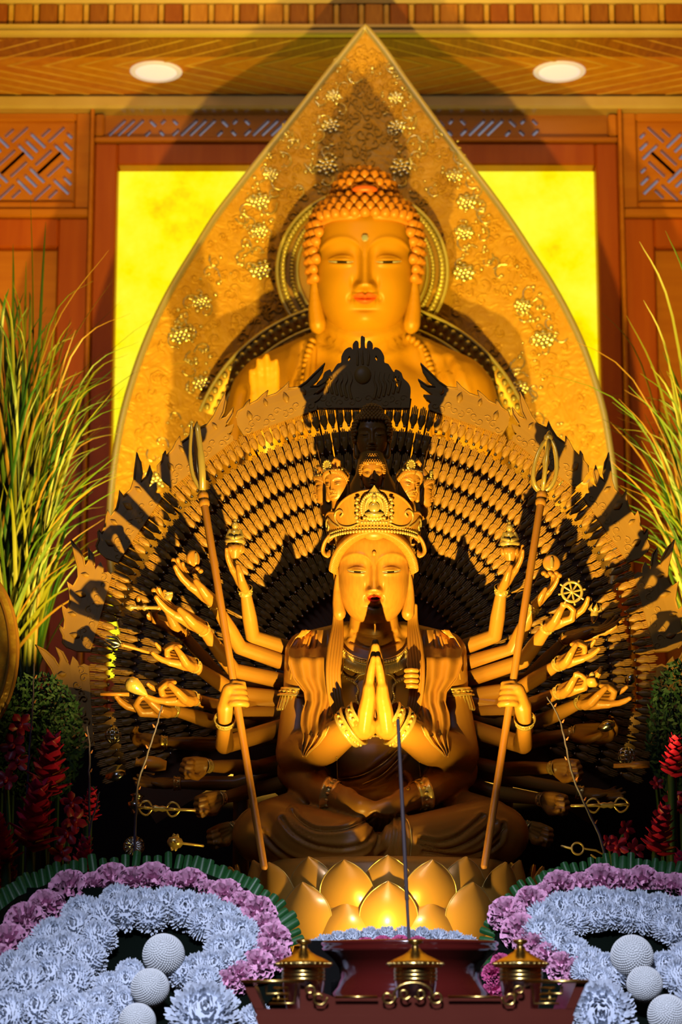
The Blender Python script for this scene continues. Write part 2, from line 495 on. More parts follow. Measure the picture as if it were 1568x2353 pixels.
# lit onyx panel
def onyx():
    m = bpy.data.materials.new('backlit_onyx'); m.use_nodes = True
    nt = m.node_tree; b = nt.nodes['Principled BSDF']
    tc = nt.nodes.new('ShaderNodeTexCoord'); n = nt.nodes.new('ShaderNodeTexNoise'); n.inputs['Scale'].default_value = 3.4; n.inputs['Detail'].default_value = 9; n.inputs['Roughness'].default_value = 0.68
    r = nt.nodes.new('ShaderNodeValToRGB')
    e = r.color_ramp.elements
    e[0].position, e[0].color = 0.28, (0.95, 0.48, 0.0, 1)
    e[1].position, e[1].color = 0.66, (1.0, 0.97, 0.045, 1)
    k = r.color_ramp.elements.new(0.42); k.color = (1.0, 0.86, 0.0, 1)
    nt.links.new(tc.outputs['Object'], n.inputs['Vector']); nt.links.new(n.outputs['Fac'], r.inputs['Fac'])
    nt.links.new(r.outputs['Color'], b.inputs['Base Color']); nt.links.new(r.outputs['Color'], b.inputs['Emission Color'])
    b.inputs['Emission Strength'].default_value = 1.04; b.inputs['Roughness'].default_value = 0.7
    b.inputs['Base Color'].default_value = (0.2, 0.15, 0.02, 1)
    nt.links.remove(b.inputs['Base Color'].links[0])
    return m
mb = MB(); mb.box(((xi0 + xi1) / 2, WD + 0.045, (zi0 + zi1) / 2), (xi1 - xi0 - 0.002, 0.03, zi1 - zi0 - 0.002))
o = build(mb, 'backlit_panel', onyx(), smooth=False)
tag(o, 'glowing yellow backlit stone panel in the wall behind the pointed halo', 'light panel')
# trim where soffit meets wall
mb = MB(); z0 = P(784, 250, WD - 0.07).z; mb.box((0, WD - 0.03, (z0 + SZ) / 2), (7.2, 0.10, SZ - z0), bev=0.008)
tag(build(mb, 'trim_1', M_CREAM, smooth=False), 'pale gold trim strip between the soffit and the wall', 'trim', kind='structure')
# soffit with chevron planks
ceil = thing('ceiling', (0, 6.9, SZ), 'chevron planked timber soffit with pale inlay strips', 'ceiling', kind='structure')
mb = MB(); mb.box((0, (WD + FD) / 2 + 0.08, SZ + 0.061), (7.2, WD - FD + 0.1, 0.10)); build(mb, 'soffit_board', M_STRIP, ceil, smooth=False)
ya, yb = FD + 0.02, WD - 0.08; ym = ya + (yb - ya) * 0.46
pw, gp = 0.098, 0.015
xc = wx(830, 150, 6.9)
DL = [P(359, 152, 6.93), P(1286, 152, 6.93)]
for side in (-1, 1):
    for row, (y0, y1) in enumerate(((ya, ym), (ym, yb))):
        run = (y1 - y0) * (1.9 if row else 1.7)
        k = -4
        while True:
            xs = k * (pw + gp)           # inner corner at the spine line
            if xs > 2.1:
                break
            # apex of the chevron points outwards, away from the centre line
            # at the spine (ym) the plank lies outermost; it runs inwards to both edges
            pm, pe = xs, xs - run
            poly = [(pm, ym), (pm + pw, ym), (pe + pw, y0 if row == 0 else y1), (pe, y0 if row == 0 else y1)]
            # clip to x >= 0 (each half of the soffit)
            def clip(pl):
                out = []
                for i in range(len(pl)):
                    a, b = pl[i], pl[(i + 1) % len(pl)]
                    if a[0] >= 0: out.append(a)
                    if (a[0] >= 0) != (b[0] >= 0):
                        t = a[0] / (a[0] - b[0]); out.append((0.0, a[1] + t * (b[1] - a[1])))
                return out
            pl = clip(poly)
            k += 1
            if len(pl) < 3:
                continue
            pl = [(xc + side * p[0], p[1]) for p in pl]
            if side < 0: pl.reverse()
            mb = MB(); mb.prism(pl, (0, 0, 1), (1, 0, 0), (0, 1, 0), 0.03, (0, 0, SZ))
            build(mb, 'chevron_plank', M_PLANKD if (k * 7 + row * 3) % 5 == 0 else M_PLANK, ceil, smooth=False)
            ye = y0 if row == 0 else y1
            pl = clip([(pm + pw, ym), (pm + pw + gp, ym), (pe + pw + gp, ye), (pe + pw, ye)])
            if len(pl) >= 3:
                pl = [(xc + side * p[0], p[1]) for p in pl]
                mb = MB(); mb.prism(pl, (0, 0, 1), (1, 0, 0), (0, 1, 0), 0.03, (0, 0, SZ - 0.002)); build(mb, 'inlay_strip', M_STRIP, ceil, smooth=False)
# fascia: cream mouldings, blocks and strips
fas = thing('trim_2', (0, FD, SZ), 'timber fascia of alternating wooden blocks and pale strips between cream mouldings', 'trim', kind='structure')
zf = [P(784, py, FD).z for py in (86, 64, 61, 12, 9, -40)]
def moulding(name, z0, z1, out):
    prof = [(0, 0), (out * 0.55, 0.0), (out * 0.8, 0.12), (out * 0.8, 0.38), (out * 0.55, 0.46), (out * 0.62, 0.52), (out, 0.6), (out, 0.9), (out * 0.7, 1.0), (0, 1.0)]
    mb = MB(); mb.prism([(FD - a, z0 + b * (z1 - z0)) for a, b in prof], (1, 0, 0), (0, 1, 0), (0, 0, 1), 7.2, (-3.6, 0, 0))
    return build(mb, name, M_CREAM, fas, smooth=False)
moulding('lower_moulding', zf[0], zf[1], 0.035)
moulding('upper_moulding', zf[3], zf[3] + 0.075, 0.03)
mb = MB(); mb.box((0, FD + 0.08, (zf[0] + zf[5]) / 2 + 0.03), (7.2, 0.14, zf[5] - zf[0] + 0.06)); build(mb, 'fascia_board', M_BLK[0], fas, smooth=False)
px = -3 * 57.5
mp = mpp(FD, 35)
i = 0
bw, sw = 43.5 * mp, 14 * mp
xx = wx(-57 * 10 + 28, 35, FD)
bmesh_shared = MB(); bmesh_shared.box((0, 0, 0), (bw - 0.003, 0.03, zf[3] - zf[1]), bev=0.004)
strip_shared = MB(); strip_shared.box((0, 0, 0), (sw - 0.002, 0.022, zf[3] - zf[1]), bev=0.004)
bms = [bmesh_shared.mesh('block', False, [m]) for m in M_BLK]; sme = strip_shared.mesh('strip', False, [M_STRIP])
order = [1, 0, 2, 2, 1, 1, 0, 0, 1, 2, 1, 0, 3, 0, 1, 1, 2, 3, 1, 0, 3, 0, 0, 0, 1, 2, 0]
while xx < 1.75:
    inst('block', bms[order[i % len(order)]], fas, Matrix.Translation((xx + bw / 2, FD, (zf[1] + zf[3]) / 2)))
    inst('strip', sme, fas, Matrix.Translation((xx + bw + sw / 2, FD, (zf[1] + zf[3]) / 2)))
    xx += bw + sw; i += 1
# hall ceiling above and in front of the fascia
mb = MB(); mb.box((0, 3.0, zf[5] + 0.12), (7.6, 8.4, 0.1)); tag(build(mb, 'ceiling', M_CREAM, smooth=False), 'high hall ceiling above the fascia', 'ceiling', kind='structure')
# recessed downlights, diffuser and rim given a dim glow, flush with the soffit
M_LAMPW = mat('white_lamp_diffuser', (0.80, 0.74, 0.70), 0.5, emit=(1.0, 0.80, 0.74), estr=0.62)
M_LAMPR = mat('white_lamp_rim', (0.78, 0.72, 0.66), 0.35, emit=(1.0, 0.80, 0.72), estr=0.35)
for i, p in enumerate(DL):
    t = thing('ceiling_downlight', (p.x, p.y, SZ), ('round white downlight in the soffit on the left of the halo tip', 'round white downlight in the soffit on the right of the halo tip')[i], 'light', 'soffit downlights')
    mb = MB(); mb.lathe([(0.066, -0.004), (0.080, -0.005), (0.084, -0.002), (0.084, 0.01)], 40, (p.x, p.y, SZ)); build(mb, 'rim', M_LAMPR, t)
    mb = MB(); mb.lathe([(0.0001, -0.006), (0.03, -0.0058), (0.055, -0.005), (0.068, -0.003), (0.068, 0.006)], 40, (p.x, p.y, SZ)); build(mb, 'diffuser', M_LAMPW, t)
# side walls of the hall, past the picture
for nm, x in (('wall_left', -3.7), ('wall_right', 3.7)):
    mb = MB(); mb.box((x, 3.0, 2.4), (0.1, 8.6, 4.8)); tag(build(mb, nm, M_WALL, smooth=False), 'plain timber side wall of the hall', 'wall', kind='structure')
# altar tiers (mostly hidden by flowers)
def tier(name, x0, x1, y0, y1, z1, label, m=M_DARK):
    t = thing(name, ((x0 + x1) / 2, (y0 + y1) / 2, 0), label, 'altar')
    mb = MB(); mb.box(((x0 + x1) / 2, (y0 + y1) / 2, z1 - 0.02), (x1 - x0, y1 - y0, 0.04), bev=0.008); build(mb, 'altar_top', m, t, smooth=False)
    mb = MB(); mb.box(((x0 + x1) / 2, (y0 + y1) / 2, (z1 - 0.04) / 2), (x1 - x0 - 0.06, y1 - y0 - 0.06, z1 - 0.04)); build(mb, 'altar_body', m, t, smooth=False)
    return t
Z_FRONT, Z_STAT, Z_BACK = CZ - 0.055, CZ + 0.035, CZ + 0.52
tier('altar_table', -1.1, 1.1, 1.85, 2.80, Z_FRONT, 'dark lacquered altar table under the flowers and offering tray')
tier('altar_table', -1.3, 1.3, 2.81, 3.62, Z_STAT, 'dark lacquered altar step carrying the many-armed statue')
tier('altar_table', -2.0, 2.0, 4.2, 6.95, Z_BACK, 'dark lacquered altar step carrying the large Buddha')
# ================================================================== carved heads
def interp(z, pts):
    return np.interp(z, [p[0] for p in pts], [p[1] for p in pts])
def smooth_interp(z, pts):
    a = np.array(pts, float)
    zz = np.linspace(a[0, 0], a[-1, 0], 400); w = np.interp(zz, a[:, 0], a[:, 1])
    k = np.ones(21) / 21; w2 = np.convolve(np.pad(w, 10, 'edge'), k, 'valid')
    w2[:4] = w[:4]
    return np.interp(z, zz, w2)
def G(x, z, cx, cz, sx, sz):
    return np.exp(-((x - cx) / sx) ** 2 - ((z - cz) / sz) ** 2)
def head_mesh(name, nu=260, nv=210, mats=None, frown=0.0, slim=1.0, lidopen=0.0, lipw=0.92):
    """unit head: face half-width 1, front towards -Y, eyes at z = 0"""
    t = np.linspace(-1, 1, nu, endpoint=False)
    az = PI * (0.42 * t + 0.58 * t ** 3)
    def rows(a, b, k):
        return np.linspace(a, b, max(2, int(k * nv)), endpoint=False)
    z = np.concatenate([-1.50 + 0.10 * np.linspace(0, 1, nv // 10, endpoint=False) ** 2, rows(-1.40, -0.96, 0.10), rows(-0.96, -0.50, 0.26), rows(-0.50, -0.11, 0.10), rows(-0.11, 0.05, 0.26), rows(0.05, 0.5, 0.12), rows(0.5, 1.30, 0.10), 1.42 - 0.12 * (np.linspace(1, 0, nv // 10)[1:]) ** 2])
    zz, aa = np.meshgrid(z, az, indexing='ij')
    w = smooth_interp(zz, [(-1.50, 0.02), (-1.47, 0.32), (-1.42, 0.46), (-1.34, 0.58), (-1.19, 0.72), (-1.0, 0.83), (-0.79, 0.915), (-0.4, 0.985), (0, 1.0), (0.4, 0.985), (0.8, 0.93), (1.05, 0.80), (1.22, 0.62), (1.34, 0.40), (1.40, 0.2), (1.42, 0.02)]) * slim
    df = smooth_interp(zz, [(-1.50, 0.02), (-1.47, 0.45), (-1.42, 0.62), (-1.30, 0.76), (-1.0, 0.86), (-0.6, 0.90), (0, 0.90), (0.4, 0.93), (0.8, 0.88), (1.05, 0.76), (1.22, 0.6), (1.34, 0.4), (1.40, 0.2), (1.42, 0.02)])
    db = smooth_interp(zz, [(-1.50, 0.02), (-1.40, 0.35), (-1.2, 0.5), (-0.6, 0.85), (0, 1.05), (0.6, 1.05), (1.05, 0.8), (1.22, 0.6), (1.34, 0.4), (1.40, 0.2), (1.42, 0.02)])
    c, s = np.cos(aa), np.sin(aa)
    e = 2 / 2.25
    x = w * np.sign(s) * np.abs(s) ** e
    y = np.where(c > 0, -df * np.abs(c) ** e, db * np.abs(c) ** e)
    front = np.clip(c * 2.5, 0, 1)
    X, Z = x / slim, zz
    ax = np.abs(X)
    d = np.zeros_like(X)
    # nose
    nh = np.interp(Z, [-0.70, -0.655, -0.60, -0.54, -0.3, 0.0, 0.22, 0.40], [0.0, 0.03, 0.24, 0.275, 0.19, 0.115, 0.06, 0.0])
    nw = np.interp(Z, [-0.66, -0.55, -0.3, 0.1, 0.4], [0.125, 0.125, 0.10, 0.085, 0.12])
    d += nh * np.exp(-(np.abs(X) / nw) ** 2.6)
    d += 0.15 * G(ax, Z, 0.145, -0.565, 0.075, 0.085)
    d -= 0.05 * G(ax, Z, 0.25, -0.50, 0.05, 0.12)
    # brow edge, socket, eyelid
    bz = 0.06 + 0.36 * np.sqrt(np.clip(1 - ((ax - 0.52) / 0.46) ** 2, 0, 1))
    inb = np.clip(1 - ((ax - 0.52) / 0.50) ** 6, 0, 1)
    d += 0.030 * np.exp(-((Z - bz - 0.03) / 0.055) ** 2) * inb
    below = 1 / (1 + np.exp((Z - bz) / 0.022))
    d -= 0.085 * below * G(ax, Z, 0.48, 0.20, 0.30, 0.19)
    d -= 0.05 * G(ax, Z, 0.20, 0.04, 0.085, 0.16)
    d += 0.105 * G(ax, Z, 0.49, 0.015, 0.25, 0.115) + 0.02 * np.exp(-((Z - (0.085 - 0.9 * (ax - 0.47) ** 2)) / 0.022) ** 2) * np.clip(1 - ((ax - 0.49) / 0.27) ** 4, 0, 1)
    sl = -0.055 + 0.42 * (ax - 0.45) ** 2 + 0.05 * (ax - 0.45)
    ine = np.clip(1 - (np.abs(ax - 0.485) / 0.265) ** 4, 0, 1)
    op = 0.012 + 0.014 * ine + lidopen
    dz = Z - sl
    d += -0.040 * np.exp(-(dz / op) ** 2) * ine + 0.022 * np.exp(-((dz + 0.055) / 0.028) ** 2) * ine + 0.016 * np.exp(-((dz - 0.05) / 0.03) ** 2) * ine
    # lips
    ax0 = ax; ax = ax / lipw
    lx = np.clip(1 - (ax / 0.30) ** 2, 0, 1)
    cup = 0.02 * np.exp(-((ax - 0.07) / 0.06) ** 2) - 0.018 * np.exp(-(ax / 0.04) ** 2)
    lm = -0.80 + 0.045 * (ax / 0.3) ** 2
    d += 0.115 * np.exp(-((Z - lm - 0.052 - cup) / 0.050) ** 2) * lx ** 0.7 + 0.135 * np.exp(-((Z - lm + 0.070) / 0.062) ** 2) * np.clip(1 - (ax / 0.25) ** 2, 0, 1) ** 0.8
    d -= 0.050 * np.exp(-((Z - lm) / 0.016) ** 2) * np.clip(lx * 2, 0, 1)
    d -= 0.055 * G(ax, Z, 0.33, -0.79, 0.055, 0.07)
    ax = ax0
    d -= 0.035 * G(X, Z, 0, -0.68, 0.035, 0.05)
    d += 0.055 * G(X, Z, 0, -0.80, 0.36, 0.24)
    # chin, cheeks
    d -= 0.065 * G(X, Z, 0, -1.005, 0.24, 0.055)
    d += 0.10 * G(X, Z, 0, -1.21, 0.25, 0.16)
    d += 0.055 * G(ax, Z, 0.56, -0.46, 0.30, 0.30)
    if frown:
        d += frown * (0.07 * np.exp(-((Z - 0.2 - 0.35 * (ax - 0.2)) / 0.06) ** 2) * np.clip(1 - ((ax - 0.4) / 0.42) ** 4, 0, 1) - 0.05 * np.exp(-((Z + 0.45 + 0.7 * (ax - 0.2)) / 0.05) ** 2) * G(ax, Z, 0.4, -0.6, 0.25, 0.3))
    y = y - d * front
    V = np.stack([x, y, zz], -1)
    mb = MB()
    n0 = len(z)
    mb.grid(V, closed_v=True, flip=True)
    # caps
    mb.f.append(tuple(range(nu))); mb.m.append(0); mb.f.append(tuple((n0 - 1) * nu + i for i in reversed(range(nu)))); mb.m.append(0)
    # painted lips and eyes, chosen by place on the face
    Xc = (X[:-1] + np.roll(X, -1, 1)[:-1] + X[1:] + np.roll(X, -1, 1)[1:]) / 4
    Zc = (Z[:-1] + Z[1:]) / 2
    Fc = (front[:-1] + front[1:]) / 2 > 0.5
    axc = np.abs(Xc) / lipw
    lmc = -0.80 + 0.045 * (axc / 0.3) ** 2
    cupc = 0.02 * np.exp(-((axc - 0.07) / 0.06) ** 2) - 0.018 * np.exp(-(axc / 0.04) ** 2)
    lim = np.clip(1 - (axc / 0.275) ** 2, 0, 1)
    lips = Fc & (axc < 0.275) & (Zc < lmc + (0.085 + cupc) * lim ** 0.6) & (Zc > lmc - 0.125 * np.clip(1 - (axc / 0.255) ** 2, 0, 1) ** 0.7)
    axc = np.abs(Xc)
    slc = -0.055 + 0.42 * (axc - 0.45) ** 2 + 0.05 * (axc - 0.45)
    lime = np.clip(1 - (np.abs(axc - 0.485) / 0.25) ** 2, 0, 1)
    eye = Fc & (np.abs(axc - 0.485) < 0.25) & (np.abs(Zc - slc) < (0.003 + 0.012 * lime + lidopen))
    pup = eye & (np.abs(axc - 0.46) < 0.10)
    lash = Fc & (np.abs(axc - 0.485) < 0.26) & (Zc - slc > (0.002 + 0.010 * lime + lidopen)) & (Zc - slc < (0.013 + 0.014 * lime + lidopen))
    mi = np.zeros(Xc.shape, int)
    mi[lips] = 1; mi[eye] = 3; mi[pup] = 2; mi[lash] = 2
    mm = mi.reshape(-1).tolist()
    for k in range(len(mm)):
        mb.m[k] = mm[k]
    return mb.mesh(name, True, mats)
def ear(mb, sx, s=1.0, lobe=1.0):
    """long-lobed ear on a unit head"""
    x = 1.02 * sx
    mb.tube([(x * 0.97, -0.02, 0.22), (x * 1.04, 0.06, 0.16), (x * 1.05, 0.12, -0.05), (x * 1.02, 0.10, -0.35), (x * 1.0, 0.02, -0.55)], [0.05, 0.075, 0.08, 0.07, 0.06], 8, up=(1, 0, 0))
    mb.tube([(x * 0.95, -0.10, 0.05), (x * 0.99, -0.06, -0.25), (x * 1.0, -0.04, -0.55), (x * 0.98, -0.06, -0.9 * lobe), (x * 0.94, -0.10, -1.20 * lobe)], [0.06, 0.10, 0.14, 0.19, 0.22], 10, up=(1, 0, 0), flat=0.85)
def head_matrix(px, py, D, half_px, tilt, yaw=0.0, roll=0.0):
    s = half_px * mpp(D, py)
    return Matrix.Translation(P(px, py, D)) @ Euler((math.radians(tilt), math.radians(roll), math.radians(yaw)), 'XYZ').to_matrix().to_4x4() @ Matrix.Scale(s, 4)
def cap_points(rows, zmax=1.30, hair=1.06, zf=0.80, zs=-0.30):
    """places for hair curls on a unit skull: rows above the hairline, running round the sides"""
    pts = []
    for r in range(rows):
        f = r / (rows - 1)
        el = 0.02 + f * 0.98
        ring = []
        n = max(1, int(34 * math.cos(el * PI / 2 * 0.97)))
        for i in range(n):
            a = 2 * PI * (i + 0.5 * (r % 2)) / n
            ca, sa = math.cos(a), math.sin(a)          # a = 0 is the front
            frontness = max(0.0, ca)
            zbase = zs + (zf - zs) * (1 / (1 + math.exp(-(frontness - 0.42) * 14)))
            pts.append((a, f, zbase))
    return pts
def skull(a, zrel):
    """unit skull surface point and normal at azimuth a and height z"""
    zz = np.array([zrel])
    w = interp(zz, [(-1.2, 0.72), (-0.79, 0.96), (-0.3, 1.08), (0, 1.14), (0.4, 1.17), (0.8, 1.12), (1.05, 1.0), (1.25, 0.86), (1.42, 0.60), (1.52, 0.38), (1.56, 0.0)])[0]
    d = interp(zz, [(-1.2, 0.5), (0, 1.05), (0.4, 1.10), (0.8, 1.06), (1.05, 0.95), (1.25, 0.80), (1.42, 0.58), (1.52, 0.38), (1.56, 0.0)])[0]
    return Vector((w * math.sin(a), -d * math.cos(a), zrel))
def hair_curls(ushnisha=True, step=0.165):
    out = []
    z = -0.28
    r = 0
    zs = []
    while z < 1.50:
        zs.append(z)
        z += step * (0.86 if z < 0.9 else 0.62)
    for z in zs:
        R = skull(0, z).length if False else abs(skull(0, z).y)
        per = max(3, int(2 * PI * (R + 0.02) / step))
        r += 1
        for i in range(per):
            a = 2 * PI * (i + 0.5 * (r % 2)) / per
            if a > PI: a -= 2 * PI
            # leave the face free: an arched hairline
            hl = 0.86 - 0.06 * (a / 0.75) ** 2 if abs(a) < 0.86 else (0.76 - (abs(a) - 0.86) * 4.5 if abs(a) < 1.12 else -0.5)
            if z < hl:
                continue
            if abs(a) > 2.3:
                continue
            p = skull(a, z)
            c = Vector((0, 0, 0.3))
            out.append((p, (p - c).normalized()))
    if ushnisha:
        for k, (zz, R) in enumerate(((1.52, 0.62), (1.66, 0.58), (1.82, 0.47), (1.94, 0.28), (2.0, 0.02))):
            per = max(1, int(2 * PI * R / (step * 0.95)))
            for i in range(per):
                a = 2 * PI * (i + 0.5 * (k % 2)) / per
                p = Vector((R * math.sin(a), 0.10 - R * math.cos(a), zz))
                if math.cos(a) < -0.3 and False: continue
                out.append((p, (p - Vector((0, 0.1, 1.35))).normalized()))
    return out
# ------------------------------------------------------------------ hands
FING = (('index', 0.98, 0.30, 0.86, 0.115), ('middle', 1.04, 0.10, 0.95, 0.12), ('ring', 1.0, -0.11, 0.88, 0.112), ('pinky', 0.90, -0.30, 0.70, 0.10))
POSES = {
    'open': dict(index=(8, 10, 8), middle=(10, 14, 8), ring=(14, 18, 10), pinky=(16, 20, 10), thumb=(0.55, 0.35)),
    'flat': dict(index=(-4, 4, 2), middle=(-3, 4, 2), ring=(-4, 4, 2), pinky=(-5, 5, 3), thumb=(0.45, 0.12)),
    'ring': dict(index=(6, 12, 8), middle=(62, 70, 35), ring=(58, 72, 40), pinky=(10, 16, 8), thumb=(0.35, 0.95)),
    'fist': dict(index=(78, 92, 50), middle=(80, 95, 50), ring=(80, 95, 50), pinky=(78, 95, 50), thumb=(0.10, 0.9)),
    'cup': dict(index=(30, 40, 25), middle=(32, 42, 25), ring=(34, 42, 25), pinky=(34, 42, 25), thumb=(0.45, 0.55)),
    'pinch': dict(index=(52, 62, 30), middle=(14, 22, 12), ring=(10, 16, 10), pinky=(4, 12, 8), thumb=(0.35, 0.95)),
    'pray': dict(index=(0, 2, 1), middle=(0, 2, 1), ring=(0, 2, 1), pinky=(0, 3, 1), thumb=(0.22, 0.05)),
}
def hand(mb, M, pose='open', flip=1, fat=1.0):
    """wrist at origin, fingers along +X, palm towards +Z, thumb on +Y*flip; palm length about 1"""
    po = POSES[pose]
    def T(p):
        return M @ Vector((p[0], p[1] * flip, p[2]))
    sc = M.to_scale()[0]
    for nm, kx, ky, L, r in FING:
        a = po[nm]
        mb.tube([T((-0.05, ky * 0.55, 0.0)), T((0.35, ky * 0.8, 0.0)), T((0.7, ky * 0.95, 0.02)), T((kx, ky, 0.0))], [0.19 * sc, 0.20 * sc * fat, 0.17 * sc * fat, 0.145 * sc * fat], 8)
        ang = 0.0; p = Vector((kx, ky, 0.0)); pts = [T(p)]; rr = [r * 1.08 * sc * fat]
        spread = ky * 0.22 if nm != 'middle' else 0.0
        for seg, f, rf in ((0, 0.44, 1.0), (1, 0.31, 0.92), (2, 0.25, 0.72)):
            ang += math.radians(a[seg])
            d = Vector((math.cos(ang), spread * math.cos(ang), math.sin(ang)))
            for h in (0.5, 1.0):
                q = p + d * (L * f * h); pts.append(T(q)); rr.append(r * (rf + (0.04 if h == 0.5 else 0)) * sc * fat)
            p = p + d * (L * f)
        mb.tube(pts, rr, 8)
    out, fold = po['thumb']
    b0 = Vector((0.12, 0.26, 0.02)); b1 = Vector((0.45, 0.36 + 0.30 * out, 0.06 + 0.18 * fold)); b2 = Vector((0.76, 0.38 + 0.38 * out - 0.12 * fold, 0.08 + 0.42 * fold)); b3 = Vector((1.0, 0.40 + 0.34 * out - 0.32 * fold, 0.08 + 0.56 * fold))
    mb.tube([T(b0), T(b1), T(b2), T(b3)], [0.20 * sc, 0.165 * sc * fat, 0.135 * sc * fat, 0.095 * sc], 8)
    # palm body
    Mr = M.to_3x3().normalized()
    mb.ell(T((0.52, 0.0, -0.01)), (0.58 * sc, 0.38 * sc, 0.155 * sc), Mr, 14, 9)
    mb.ell(T((0.40, 0.22, 0.06)), (0.34 * sc, 0.18 * sc, 0.15 * sc), Mr, 12, 8)
def frame(origin, xdir, normal, scale):
    x = Vector(xdir).normalized(); n = Vector(normal); z = (n - x * n.dot(x)).normalized(); y = z.cross(x)
    M = Matrix((x, y, z)).transposed().to_4x4() @ Matrix.Scale(scale, 4)
    M.translation = Vector(origin)
    return M
# ================================================================== pointed halo behind the Buddha
M_HALO = mat('embossed_gold_leaf', (0.74, 0.42, 0.05), 0.46, 0.15, col2=(0.66, 0.35, 0.035), scale=9, bump=0.006, bscale=22, kind='noise', distortion=2.2, detail=2.0)
M_RIM = mat('silvery_gold_rim', (0.72, 0.66, 0.46), 0.34, 0.6)
M_MEDAL = mat('medallion_gilding', (0.92, 0.84, 0.46), 0.22, 0.85)
HD = 6.18
halo = thing('pointed_halo', P(838, 1640, HD), 'tall pointed golden halo with embossed clouds and lotus medallions behind the large Buddha', 'halo')
Lh = [(840, 62), (800, 112), (745, 181), (660, 290), (600, 364), (545, 434), (495, 500), (450, 572), (405, 645), (368, 715), (335, 790), (308, 865), (285, 945), (270, 1020), (259, 1100), (252, 1200), (258, 1330), (290, 1470), (360, 1600), (470, 1690)]
Rh = [(840, 62), (885, 118), (935, 190), (1030, 320), (1075, 378), (1120, 436), (1172, 508), (1222, 584), (1265, 650), (1303, 718), (1338, 792), (1365, 868), (1388, 950), (1402, 1030), (1411, 1100), (1416, 1200), (1408, 1330), (1376, 1470), (1300, 1600), (1190, 1690)]
def halo_pt(px, py, out=0.0):
    # gently dished panel
    k = ((px - 835) / 580.0) ** 2
    return P(px, py, HD - 0.10 * k - out)
Lc, Rc = [np.array(p) for p in smooth_line(Lh, 4)], [np.array(p) for p in smooth_line(Rh, 4)]
A, B2 = [], []
ncol = 28
for l, r in zip(Lc, Rc):
    A.append([halo_pt(*(l + (r - l) * i / ncol)) for i in range(ncol + 1)])
    B2.append([halo_pt(*(l + (r - l) * i / ncol), out=-0.035) for i in range(ncol + 1)])
mb = MB(); A = np.array([[list(p) for p in row] for row in A]); B2 = np.array([[list(p) for p in row] for row in B2])
mb.grid(A); mb.grid(B2, flip=True); halo_panel = build(mb, 'halo_panel', M_HALO, halo)
mb = MB(); loop = [halo_pt(*p) for p in Lc[::-1]] + [halo_pt(*p) for p in Rc[1:]]
mb.tube(loop, 0.0105, 8); build(mb, 'halo_rim', M_RIM, halo)
# lotus medallions
def medallion_mesh():
    mb = MB()
    for ring, (n, r, l, zz, rz) in enumerate(((8, 0.55, 0.42, 0.10, 0.2), (6, 0.28, 0.34, 0.25, 0.22))):
        for i in range(n):
            a = 2 * PI * i / n + ring * 0.3
            M = Matrix.Rotation(a, 3, 'Y') @ Matrix.Rotation(0.35, 3, 'X')
            mb.ell((r * math.sin(a), -zz, r * math.cos(a)), (0.30, 0.20, l * 1.0), M, 8, 6)
    mb.ell((0, -0.32, 0), (0.26, 0.2, 0.26), None, 10, 6)
    return mb.mesh('medallion', True, [M_MEDAL])
MED = medallion_mesh()
meds = [(766, 220, 17), (760, 290, 21), (750, 383, 25), (622, 400, 18), (597, 462, 23), (596, 530, 20), (598, 622, 25), (462, 693, 20), (413, 770, 25), (462, 880, 20), (358, 1105, 23),
        (910, 225, 18), (912, 293, 21), (922, 387, 25), (1045, 404, 19), (1073, 465, 23), (1068, 535, 21), (1067, 627, 25), (1202, 703, 20), (1250, 780, 25), (1196, 892, 20), (1300, 1100, 23)]
mp6 = mpp(6.1, 600)
for (x, y, r) in meds:
    inst('medallion', MED, halo, Matrix.Translation(halo_pt(x, y, 0.002)) @ Matrix.Rotation(0.1, 4, 'X') @ Matrix.Diagonal((r * mp6 * 1.2, r * mp6 * 0.9, r * mp6 * 0.95, 1)))
# vine scrolls and gilt buds between the medallions
mb = MB(); rs = random.Random(5)
chains = [[(800, 150), (766, 220), (760, 290), (730, 345), (750, 383), (700, 440)], [(690, 300), (645, 350), (622, 400), (597, 462), (585, 495), (596, 530), (575, 580), (598, 622)],
          [(520, 600), (462, 693), (440, 730), (413, 770), (460, 820), (462, 880), (480, 930)], [(420, 960), (380, 1040), (358, 1105)]]
chains += [[(1676 - x - (0 if True else 0), y) for x, y in c] for c in chains]
for c in chains:
    L = smooth_line(c, 8)
    for k, p in enumerate(L[:-1]):
        for sgn in (-1, 1):
            if rs.random() < 0.55:
                q = p + np.array([sgn * rs.uniform(10, 34), rs.uniform(-14, 14)])
                r = rs.uniform(2.2, 5.2) * mp6
                w = halo_pt(q[0], q[1], 0.003)
                mb.ell(w, (r * 1.3, r * 0.8, r), None, 7, 5)
        if k % 3 == 0:
            cx, cy = p; R0 = rs.uniform(16, 28); a0 = rs.uniform(0, 6.28); sg = rs.choice((-1, 1))
            pts = [halo_pt(cx + sg * 22 + R0 * (1 - 0.13 * i) * math.cos(a0 + sg * i * 0.62), cy + R0 * (1 - 0.13 * i) * math.sin(a0 + sg * i * 0.62), 0.004) for i in range(8)]
            mb.tube(pts, [2.4 * mp6 * (1 - 0.08 * i) for i in range(8)], 5)
o = build(mb, 'scrollwork', M_MEDAL, halo); o['kind'] = 'stuff'
